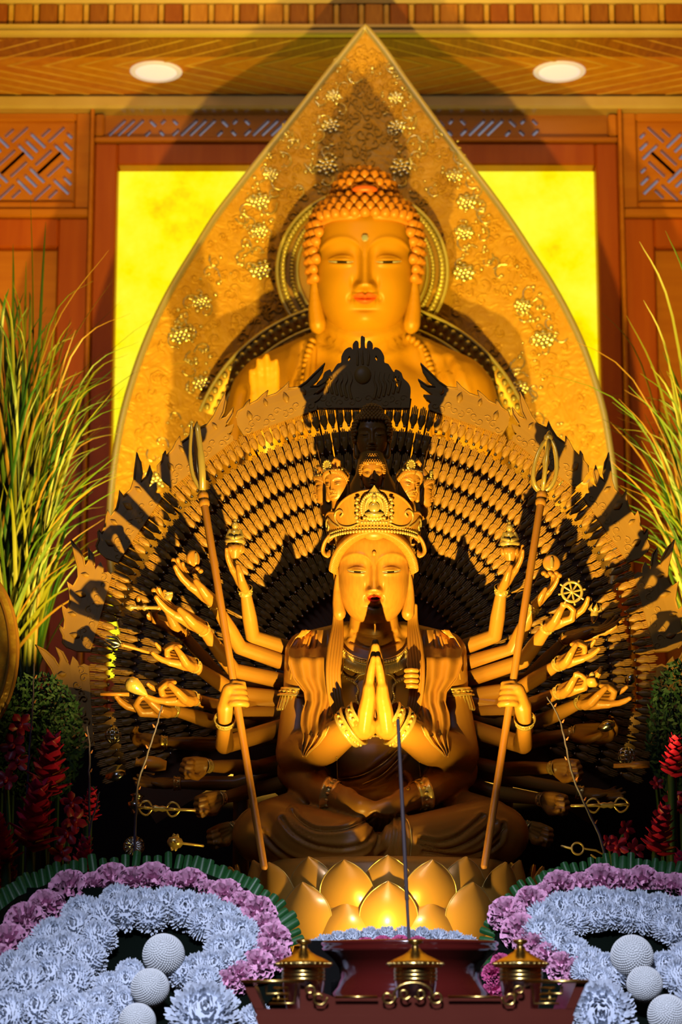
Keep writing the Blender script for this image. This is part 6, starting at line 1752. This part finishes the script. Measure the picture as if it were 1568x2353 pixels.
# --- tall grass in vases on both sides
M_GR = [mat('yellow_green_grass', (0.095, 0.108, 0.009), 0.5), mat('green_grass', (0.036, 0.08, 0.008), 0.5), mat('deep_green_grass', (0.012, 0.055, 0.010), 0.45), mat('straw_grass', (0.15, 0.085, 0.013), 0.5)]
M_POT = mat('dark_glazed_pot', (0.03, 0.02, 0.015), 0.3)
def grass(label, bx, by, D, tips, seed):
    rs = random.Random(seed); b = P(bx, by, D)
    t = thing('grass_bundle', Vector((b.x, D, Z_BACK)), label, 'plant', 'tall grass bundles')
    mb = MB(); zt_ = b.z; h = zt_ - Z_BACK
    mb.lathe([(0.001, 0), (0.07, 0), (0.085, 0.02), (0.10, h * 0.5), (0.075, h * 0.9), (0.085, h), (0.07, h), (0.06, h * 0.9), (0.001, h * 0.88)], 24, (b.x, D, Z_BACK)); build(mb, 'vase', M_POT, t)
    for (tx, ty, wd, mi) in tips:
        d0 = rs.uniform(-0.05, 0.05); dt = rs.uniform(-0.30, 0.22)
        p0 = P(bx + rs.uniform(-60, 60), by + rs.uniform(-10, 60), D + d0)
        p3 = P(tx, ty, D + dt)
        v = p3 - p0
        p1 = p0 + Vector((v.x * 0.16, v.y * 0.2, v.z * 0.42)); p2 = p0 + Vector((v.x * 0.52, v.y * 0.6, v.z * rs.uniform(0.80, 0.92)))
        L = smooth_line([p0, p1, p2, p3], 5); w = wd * mpp(D, 900); n = len(L); A = []
        an = rs.uniform(-0.9, 0.9); sd = Vector((math.cos(an), math.sin(an), 0))
        for i, p in enumerate(L):
            f = i / (n - 1); ww = w * (0.55 + 0.45 * min(1, f * 3)) * (1 - f ** 3) + 0.0003
            p = Vector(p); A.append([list(p - sd * ww), list(p + Vector((0, -ww * 0.35, 0))), list(p + sd * ww)])
        mb = MB(); mb.grid(np.array(A)); build(mb, 'grass_blade', M_GR[mi], t)
rs = random.Random(21)
tl = []
for k in range(280):
    f = rs.random() ** 1.05
    x = -170 + 470 * f; y = 590 + 300 * max(0, f - 0.25) + rs.random() ** 1.1 * 560
    tl.append((x, y, rs.uniform(2.2, 5.0), rs.choice((0, 0, 0, 1, 1, 2, 3))))
tl += [(70, 455, 4, 0), (105, 510, 4.5, 1), (250, 575, 3, 3), (215, 645, 4, 0), (262, 640, 3, 3), (490, 830, 2.4, 1), (420, 690, 2.4, 1), (320, 785, 2.6, 1), (300, 930, 3, 1), (280, 690, 3, 0), (300, 720, 2.5, 3), (30, 560, 5, 1), (60, 600, 5, 0)]
grass('tall spray of green grass in a dark vase on the left of the large Buddha', 18, 1590, 4.75, tl, 1)
rs = random.Random(33); tr = []
for k in range(215):
    f = rs.random() ** 1.3
    x = 1730 - 340 * f; y = 640 + 330 * max(0, f - 0.1) + rs.random() ** 1.2 * 420
    tr.append((x, y, rs.uniform(2.2, 5.0), rs.choice((0, 0, 1, 1, 1, 2, 3))))
tr += [(1470, 555, 4, 0), (1480, 690, 3.5, 0), (1380, 715, 4, 3), (1440, 725, 4, 0), (1390, 905, 3, 1), (1220, 850, 3, 1), (1288, 940, 3.2, 1), (1250, 760, 2, 3), (1530, 530, 4, 1)]
grass('tall spray of green grass in a dark vase on the right of the large Buddha', 1662, 1600, 4.75, tr, 2)
# --- red ginger torches, orchids, twigs, dark foliage
M_GING = mat('crimson_bract', (0.78, 0.010, 0.08), 0.38, col2=(0.85, 0.03, 0.14), scale=25)
M_ORCH = mat('dark_red_orchid', (0.30, 0.006, 0.022), 0.4, col2=(0.42, 0.012, 0.04), scale=30)
M_TWIG = mat('violet_grey_twig', (0.075, 0.06, 0.12), 0.45, col2=(0.05, 0.035, 0.05), scale=40)
M_BUDT = mat('brown_twig_bud', (0.30, 0.09, 0.035), 0.5)
M_STEM = mat('dark_green_stem', (0.02, 0.06, 0.015), 0.5)
M_FERN = mat('dark_fern_green', (0.004, 0.026, 0.008), 0.7, col2=(0.006, 0.040, 0.011), scale=20)
mb = MB(); A = []
for v, w in ((0, 0.22), (0.3, 0.46), (0.6, 0.42), (0.85, 0.2), (1.0, 0.015)):
    o = 0.55 * v * (1.0 - 0.25 * v)
    A.append([(-w, -o + 0.16 * w, v), (-w * 0.5, -o - 0.02, v), (0, -o - 0.10 * (1 - v), v), (w * 0.5, -o - 0.02, v), (w, -o + 0.16 * w, v)])
mb.grid(np.array(A)); mb.grid(np.array(A) + np.array([0, 0.04, 0]), flip=True); BRACT = mb.mesh('bract', True, [M_GING])
def ginger(px, py, h, D, lean, label):
    c = P(px, py, D); s = mpp(D, py)
    t = thing('ginger_flower', Vector((c.x, D, Z_STAT)), label, 'flower', 'red ginger flowers')
    ax = Vector((lean, -0.15, 1)).normalized(); H = h * s
    mb = MB(); mb.tube([Vector((c.x - lean * 0.05, D + 0.02, Z_STAT)), c - ax * H * 0.5, c + ax * H * 0.4], [0.006, 0.006, 0.004], 8); build(mb, 'stem', M_STEM, t)
    n = 34
    for k in range(n):
        f = k / (n - 1); a = k * 2.399963; p = c + ax * (H * (-0.5 + 0.82 * f))
        sc = H * (0.36 - 0.15 * f); tilt = 1.15 - 0.95 * f
        M = Matrix.Translation(p) @ ax.to_track_quat('Z', 'Y').to_matrix().to_4x4() @ Matrix.Rotation(a, 4, 'Z') @ Matrix.Translation((0, -H * 0.035 * (1 - f), 0)) @ Matrix.Rotation(tilt * 0.75, 4, 'X') @ Matrix.Scale(sc, 4)
        inst('bract', BRACT, t, M)
for g in ((114, 1752, 150, 2.98, 0.1, 'tallest crimson ginger flower on the left side, beside the screen edge'), (82, 1868, 170, 2.94, 0.12, 'broad crimson ginger flower below the tallest one on the left'), (192, 1968, 100, 2.90, 0.1, 'short crimson ginger flower rising above the left leaf rim'), (18, 2020, 120, 2.90, -0.1, 'crimson ginger flower at the lower left picture edge'), (208, 1845, 80, 3.02, 0.15, 'small dark crimson ginger flower between the twigs on the left'), (2, 1925, 120, 2.86, -0.2, 'crimson ginger flower at the left picture edge under the orchids'),
          (1550, 1735, 100, 2.99, 0.1, 'crimson ginger flower at the right picture edge below the screen'), (1520, 1905, 120, 2.95, 0.2, 'broad crimson ginger flower at the lower right'), (1562, 2000, 100, 2.88, 0.1, 'crimson ginger flower just above the right leaf rim at the edge')):
    ginger(*g)
mb = MB()
for k in range(5):
    a = 2 * PI * k / 5 + 0.3; d = Vector((math.cos(a), 0, math.sin(a))); sd = Vector((-math.sin(a), 0, math.cos(a)))
    A = [[list(d * v + sd * (w * u) + Vector((0, -0.25 * v + 0.15 * abs(u), 0))) for u in (-1, -0.4, 0.4, 1)] for v, w in ((0.05, 0.08), (0.4, 0.30), (0.75, 0.32), (1.0, 0.05))]
    mb.grid(np.array(A))
mb.ell((0, -0.12, -0.1), (0.2, 0.25, 0.28), None, 8, 6); BLOS = mb.mesh('blossom', True, [M_ORCH])
def orchid(pts, D, label):
    x0, y0 = pts[0][:2]; c = P(x0, y0, D)
    t = thing('orchid_spray', Vector((c.x, D, Z_STAT)), label, 'flower', 'dark red orchid sprays')
    mb = MB(); mb.tube([Vector((c.x, D + 0.03, Z_STAT))] + [P(x, y, D + 0.015) for x, y, r in reversed(pts)], 0.003, 6); build(mb, 'stem', M_STEM, t)
    for x, y, r in pts:
        M = Matrix.Translation(P(x, y, D)) @ Euler((rf.uniform(-0.5, 0.3), rf.uniform(-0.8, 0.8), rf.uniform(-0.6, 0.6))).to_matrix().to_4x4() @ Matrix.Scale(r * mpp(D, y), 4)
        inst('blossom', BLOS, t, M)
orchid([(48, 1665, 30), (30, 1715, 34), (40, 1748, 32), (15, 1790, 30)], 3.02, 'dark red orchid spray at the left edge above the ginger flowers')
orchid([(165, 1845, 28), (172, 1885, 32), (152, 1915, 32), (140, 1960, 30)], 2.96, 'dark red orchid spray between the ginger flowers on the left')
orchid([(1440, 1905, 24), (1420, 1945, 28), (1462, 1950, 26), (1400, 1935, 20)], 3.0, 'dark red orchid spray above the right leaf rim')
orchid([(1548, 1835, 26), (1525, 1870, 26), (1560, 1850, 24), (1510, 1800, 18)], 3.07, 'dark red orchid spray at the right edge among the ginger flowers')
def twig(pts, D, label, r=3.2):
    b = P(*pts[-1], D)
    t = thing('twig', Vector((b.x, D, Z_STAT)), label, 'twig', 'thin bare twigs')
    L = smooth_line(pts, 6); s = mpp(D, pts[0][1]); n = len(L)
    W_ = [P(p[0] + rf.uniform(-1, 1), p[1], D) for p in L] + [Vector((b.x, D + 0.01, Z_STAT + 0.001))]
    mb = MB(); mb.tube(W_, [r * s * (0.45 + 0.55 * i / n) for i in range(n + 1)], 7); build(mb, 'stem', M_TWIG, t)
    for i in range(3, n - 2, 4):
        sg = rf.choice((-1, 1)); p = W_[i] + Vector((sg * r * 1.3 * s, -0.001, 0))
        mb = MB(); mb.tube([p, p + Vector((sg * 3 * s, -0.001, 5 * s))], [2.6 * s, 1.2 * s], 6); build(mb, 'bud', M_BUDT, t)
twig([(79, 1525), (76, 1600), (70, 1690), (64, 1790), (62, 1900)], 3.0, 'violet grey twig at the far left beside the golden disc')
twig([(200, 1670), (206, 1720), (205, 1790), (206, 1960)], 2.97, 'thin violet grey twig just left of the screen hands')
twig([(228, 1820), (222, 1850), (208, 1900), (204, 1960), (204, 2010)], 2.92, 'short kinked twig beside the short ginger flower')
twig([(372, 1622), (362, 1660), (340, 1730), (318, 1800), (312, 1880), (310, 1970)], 2.93, 'violet grey twig crossing the lower left arms', 3.6)
twig([(1258, 1602), (1285, 1650), (1300, 1710), (1316, 1780), (1345, 1850), (1382, 1930), (1392, 1990)], 2.93, 'violet grey twig with buds crossing the lower right arms', 3.6)
# foliage masses
def foliage(cx, cy, rx, ry, D, n, label):
    c = P(cx, cy + ry, D); mb = MB(); rs = random.Random(int(cx)); s = mpp(D, cy)
    for k in range(n):
        a = rs.uniform(0, 6.28); rr = math.sqrt(rs.random()); x = cx + rx * rr * math.cos(a); y = cy + ry * rr * math.sin(a)
        p = P(x, y, D + rs.uniform(-0.05, 0.05)); d = Vector((rs.uniform(-1, 1), rs.uniform(-0.8, 0.2), rs.uniform(-0.2, 1))).normalized(); sd = d.cross(Vector((0, 1, 0.2))).normalized(); L = rs.uniform(9, 20) * s; w = rs.uniform(2, 4) * s
        mb.add([list(p - sd * w * 0.3), list(p + d * L * 0.5 - sd * w), list(p + d * L), list(p + d * L * 0.5 + sd * w), list(p + sd * w * 0.3)], [(0, 1, 2, 3, 4)])
    for k in range(7):
        x = cx + rx * (-0.7 + 1.4 * k / 6)
        mb.tube([Vector((P(x, cy, D).x, D, Z_STAT)), P(x, cy - ry * 0.6, D)], 0.003, 5)
    o = build(mb, 'fern_foliage', M_FERN, None, smooth=False); tag(o, label, 'foliage', kind='stuff')
foliage(85, 1700, 110, 150, 3.16, 2600, 'dark green fine fern foliage behind the ginger flowers on the left')
foliage(1560, 1690, 70, 170, 3.18, 1500, 'dark green fine fern foliage behind the right side of the screen')
# golden disc at the left edge
M_DISC = mat('hammered_gold_disc', (0.80, 0.46, 0.05), 0.38, 0.2, col2=(0.60, 0.28, 0.03), scale=60, bump=0.002, bscale=90)
dc = P(-78, 1500, 2.98); sD = mpp(2.98, 1500)
dk = thing('golden_disc', Vector((dc.x, 2.98, Z_STAT)), 'large hammered golden oval disc with a smooth rim at the left picture edge', 'disc')
mb = MB(); n = 48
ring = [(115 * math.sin(a), 200 * math.cos(a)) for a in np.linspace(0, 2 * PI, n, endpoint=False)]
A = np.array([[[dc.x + f * x * sD, 2.98 - (0.03 * (1 - f * f)), dc.z + f * y * sD] for x, y in ring] for f in (0.02, 0.3, 0.6, 0.85, 1.0)]); mb.grid(A, closed_v=True)
A2 = A.copy(); A2[:, :, 1] = 2.99; mb.grid(A2, closed_v=True, flip=True); build(mb, 'plate', M_DISC, dk)
mb = MB(); mb.tube([Vector((dc.x + x * sD, 2.985, dc.z + y * sD)) for x, y in ring], 7 * sD, 8, closed=True); mb.tube([Vector((dc.x + x * 0.88 * sD, 2.972, dc.z + y * 0.93 * sD)) for x, y in ring], 3 * sD, 7, closed=True); build(mb, 'rim', M_STATUE, dk)
mb = MB(); mb.tube([Vector((dc.x, 2.99, Z_STAT + 0.012)), Vector((dc.x, 2.99, dc.z - 195 * sD))], 0.012, 10); mb.box((dc.x, 2.99, Z_STAT + 0.008), (0.16, 0.10, 0.015), bev=0.004); build(mb, 'stand', M_DARK, dk)
# ================================================================== tray, cups, incense burner
M_RED = mat('dark_red_lacquer', (0.075, 0.014, 0.009), 0.22, col2=(0.095, 0.020, 0.012), scale=12, coat=0.5)
M_MAROON = mat('glossy_maroon_glaze', (0.085, 0.009, 0.007), 0.12, coat=0.6)
M_BRASS = mat('aged_brass', (0.62, 0.42, 0.12), 0.25, 1.0)
M_COPPER = mat('rose_copper', (0.62, 0.36, 0.36), 0.18, 1.0)
M_ASH = mat('grey_incense_ash', (0.25, 0.23, 0.21), 0.9, col2=(0.18, 0.16, 0.15), scale=60)
M_STICK = mat('brown_incense_stick', (0.05, 0.035, 0.038), 0.7)
TD = 2.05; sT = mpp(TD, 2290)
def tq(x, y, d=0.0):
    return P(x, y, TD + d)
ty = thing('offering_tray', Vector((tq(952, 2353).x, TD + 0.05, Z_FRONT)), 'dark red lacquered offering tray with gold fretwork gallery in front of the incense burner', 'tray')
zr, zb_ = tq(952, 2256).z, tq(952, 2312).z
def slab(name, pts, y0, th, m):
    mb = MB(); mb.prism([(tq(x, yy).x, tq(x, yy).z) for x, yy in pts], (0, 1, 0), (1, 0, 0), (0, 0, 1), th, (0, y0, 0)); return build(mb, name, m, ty, smooth=False)
slab('front_board', [(586, 2318), (1322, 2318), (1318, 2334), (590, 2334)], TD, 0.008, M_RED)
mb = MB(); a, b = tq(592, 2334), tq(1316, 2334); zf0 = Z_FRONT + 0.001
mb.prism([(a.x - 0.002, a.z), (b.x + 0.002, b.z), (b.x - 0.012, zf0), (a.x + 0.012, zf0)], (0, 1, 0), (1, 0, 0), (0, 0, 1), 0.16, (0, TD - 0.003, 0)); build(mb, 'tray_body', M_RED, ty, smooth=False)
slab('corner_post', [(556, 2256), (580, 2256), (608, 2319), (586, 2319)], TD, 0.010, M_RED)
slab('corner_post', [(1350, 2256), (1326, 2256), (1300, 2319), (1322, 2319)], TD, 0.010, M_RED)
slab('gallery_panel', [(690, 2262), (770, 2292), (1150, 2292), (1220, 2262), (1220, 2319), (690, 2319)], TD + 0.002, 0.006, M_RED)
for nm, pts, r in (('rail', [(553, 2255), (700, 2255)], 4), ('rail', [(1205, 2255), (1353, 2255)], 4), ('rail', [(770, 2291), (868, 2291)], 3), ('rail', [(1030, 2291), (1150, 2291)], 3),
                   ('fret', [(612, 2266), (612, 2284), (664, 2284)], 3), ('fret', [(628, 2270), (662, 2270), (662, 2296), (626, 2296)], 2.6), ('fret', [(618, 2306), (676, 2306), (682, 2262)], 2.6), ('fret', [(640, 2276), (640, 2298)], 2.4),
                   ('fret', [(1292, 2266), (1292, 2284), (1240, 2284)], 3), ('fret', [(1276, 2270), (1242, 2270), (1242, 2296), (1278, 2296)], 2.6), ('fret', [(1286, 2306), (1228, 2306), (1222, 2262)], 2.6), ('fret', [(1264, 2276), (1264, 2298)], 2.4)):
    mb = MB(); mb.tube([tq(x, y, -0.004) for x, y in pts], r * sT, 8, rnd=False); build(mb, nm, M_BRASS, ty)
def coil(cx, cy, R, a0, sg, n=11, r=2.8):
    pts = [tq(cx + R * (1 - 0.06 * i) * math.cos(a0 + sg * i * 0.62), cy + R * (1 - 0.06 * i) * math.sin(a0 + sg * i * 0.62), -0.005) for i in range(n)]
    mb = MB(); mb.tube(pts, r * sT, 7); build(mb, 'scroll', M_BRASS, ty)
for cx, cy, R, a0, sg in ((892, 2292, 17, 0, 1), (1004, 2292, 17, PI, -1), (930, 2284, 14, 0.5, 1), (966, 2284, 14, 2.6, -1), (734, 2294, 18, 0, 1), (1172, 2294, 18, PI, -1), (712, 2276, 14, 1, -1), (1194, 2276, 14, 2, 1)):
    coil(cx, cy, R, a0, sg)
mb = MB(); mb.tube([tq(905 + 45 * (1 - math.cos(t)), 2288 - 30 * math.sin(t), -0.005) for t in np.linspace(0, PI, 12)], 3.2 * sT, 8); build(mb, 'scroll', M_BRASS, ty)
for s, x0, x1 in ((-1, 556, 586), (1, 1350, 1322)):
    mb = MB(); p0, p1 = tq(x0, 2256), tq(x1, 2319)
    mb.prism([(p0.x, p0.z), (p0.x - s * 0.008, p0.z), (p1.x - s * 0.008, p1.z - 0.004), (p1.x, p1.z - 0.004)], (0, 1, 0), (1, 0, 0), (0, 0, 1), 0.13, (0, TD + 0.011, 0)); build(mb, 'side_board', M_RED, ty, smooth=False)
zfl = tq(952, 2334).z
# lidded cups
labs = ('lidded brass offering cup at the left end of the tray', 'lidded brass offering cup in the middle of the tray', 'lidded brass offering cup at the right end of the tray')
for (x, lab) in zip((698, 955, 1197), labs):
    D = TD + 0.075; s = mpp(D, 2220); c = P(x, 2218, D); zl = c.z - zfl - 0.001
    t = thing('offering_cup', Vector((c.x, D, zfl + 0.001)), lab, 'cup', 'lidded offering cups')
    o = (c.x, D, c.z)
    mb = MB(); mb.lathe([(0.1 * s, -zl), (36 * s, -zl), (38 * s, -zl + 6 * s), (44 * s, -70 * s), (48 * s, -40 * s), (47 * s, -34 * s)], 40, o); build(mb, 'bowl', M_COPPER, t)
    mb = MB(); mb.lathe([(46 * s, -36 * s), (50 * s, -35 * s), (50 * s, -30 * s), (48 * s, -28 * s), (50 * s, -26 * s), (50 * s, -21 * s), (48 * s, -19 * s), (50 * s, -17 * s), (50 * s, -12 * s), (48 * s, -10 * s), (50 * s, -8 * s), (46 * s, -4 * s)], 40, o); build(mb, 'ringed_band', M_BRASS, t)
    mb = MB(); mb.lathe([(46 * s, -6 * s), (60 * s, -5 * s), (63 * s, 0), (63 * s, 6 * s), (58 * s, 9 * s), (44 * s, 16 * s), (30 * s, 22 * s), (17 * s, 30 * s), (10 * s, 38 * s), (0.1 * s, 39 * s)], 40, o); lid = build(mb, 'lid', M_BRASS, t)
    mb = MB(); mb.lathe([(9 * s, 34 * s), (9 * s, 42 * s), (7 * s, 46 * s), (16 * s, 50 * s), (18 * s, 54 * s), (15 * s, 58 * s), (0.1 * s, 59 * s)], 28, o); build(mb, 'knob', M_BRASS, lid)
    mb = MB()
    for k in range(28):
        a = 2 * PI * k / 28; mb.ell((c.x + 63 * s * math.cos(a), D + 63 * s * math.sin(a), c.z + 3 * s), 4.2 * s, None, 6, 5)
    b = build(mb, 'lid_beading', M_BRASS, lid); b['kind'] = 'stuff'
# incense burner
BDp = 2.405; s = mpp(BDp, 2180); c = P(942, 2168, BDp); hz_ = c.z - Z_FRONT - 0.001
bn = thing('incense_burner', Vector((c.x, BDp, Z_FRONT + 0.001)), 'wide glossy maroon incense burner bowl behind the offering tray', 'incense burner')
mb = MB(); mb.lathe([(0.1 * s, -hz_), (150 * s, -hz_), (168 * s, -hz_ + 6 * s), (178 * s, -128 * s), (180 * s, -112 * s), (168 * s, -98 * s), (160 * s, -78 * s), (164 * s, -55 * s), (178 * s, -36 * s), (196 * s, -20 * s), (203 * s, -12 * s), (199 * s, -8 * s), (204 * s, -3 * s), (204 * s, 2 * s), (198 * s, 5 * s), (188 * s, 3 * s), (182 * s, -8 * s), (170 * s, -20 * s)], 64, (c.x, BDp, c.z)); build(mb, 'bowl', M_MAROON, bn)
mb = MB(); mb.lathe([(0.1 * s, -12 * s), (90 * s, -13 * s), (176 * s, -16 * s)], 48, (c.x, BDp, c.z)); build(mb, 'ash', M_ASH, bn)
st = thing('incense_stick', P(941, 2165, BDp - 0.02), 'single thin brown incense stick standing in the maroon burner', 'incense stick')
b0, b1 = P(941, 2172, BDp - 0.02), P(915, 1655, BDp + 0.0)
m1 = b0 + (b1 - b0) * 0.2
mb = MB(); mb.tube([m1, (m1 + b1) / 2, b1], [4.6 * s, 4.6 * s, 4.2 * s], 8); build(mb, 'incense_coating', M_STICK, st)
mb = MB(); mb.tube([b0, m1], [3.6 * s, 3.6 * s], 8); build(mb, 'bamboo_core', M_STICK, st)

# floodlight behind the burner; unseen flap added to cut its low rays
M_BLACK = mat('black_lamp_housing', (0.006, 0.006, 0.006), 0.8, spec=0.05)
fl_ = thing('floodlight', Vector((KL.x, KL.y, Z_FRONT)), 'small black floodlight with an added light-cutting flap hidden behind the incense burner', 'lamp')
mb = MB(); hb = KL.z - 0.022 - Z_FRONT
mb.box((KL.x, KL.y + 0.008, Z_FRONT + hb / 2 + 0.001), (0.10, 0.03, hb), bev=0.003); build(mb, 'housing', M_BLACK, fl_, smooth=False)
zt_ = KL.z + 0.036 * 0.60
mb = MB(); mb.box((KL.x, KL.y + 0.037, (Z_FRONT + zt_) / 2), (0.16, 0.003, zt_ - Z_FRONT - 0.002)); build(mb, 'added_light_flap', M_BLACK, fl_, smooth=False)
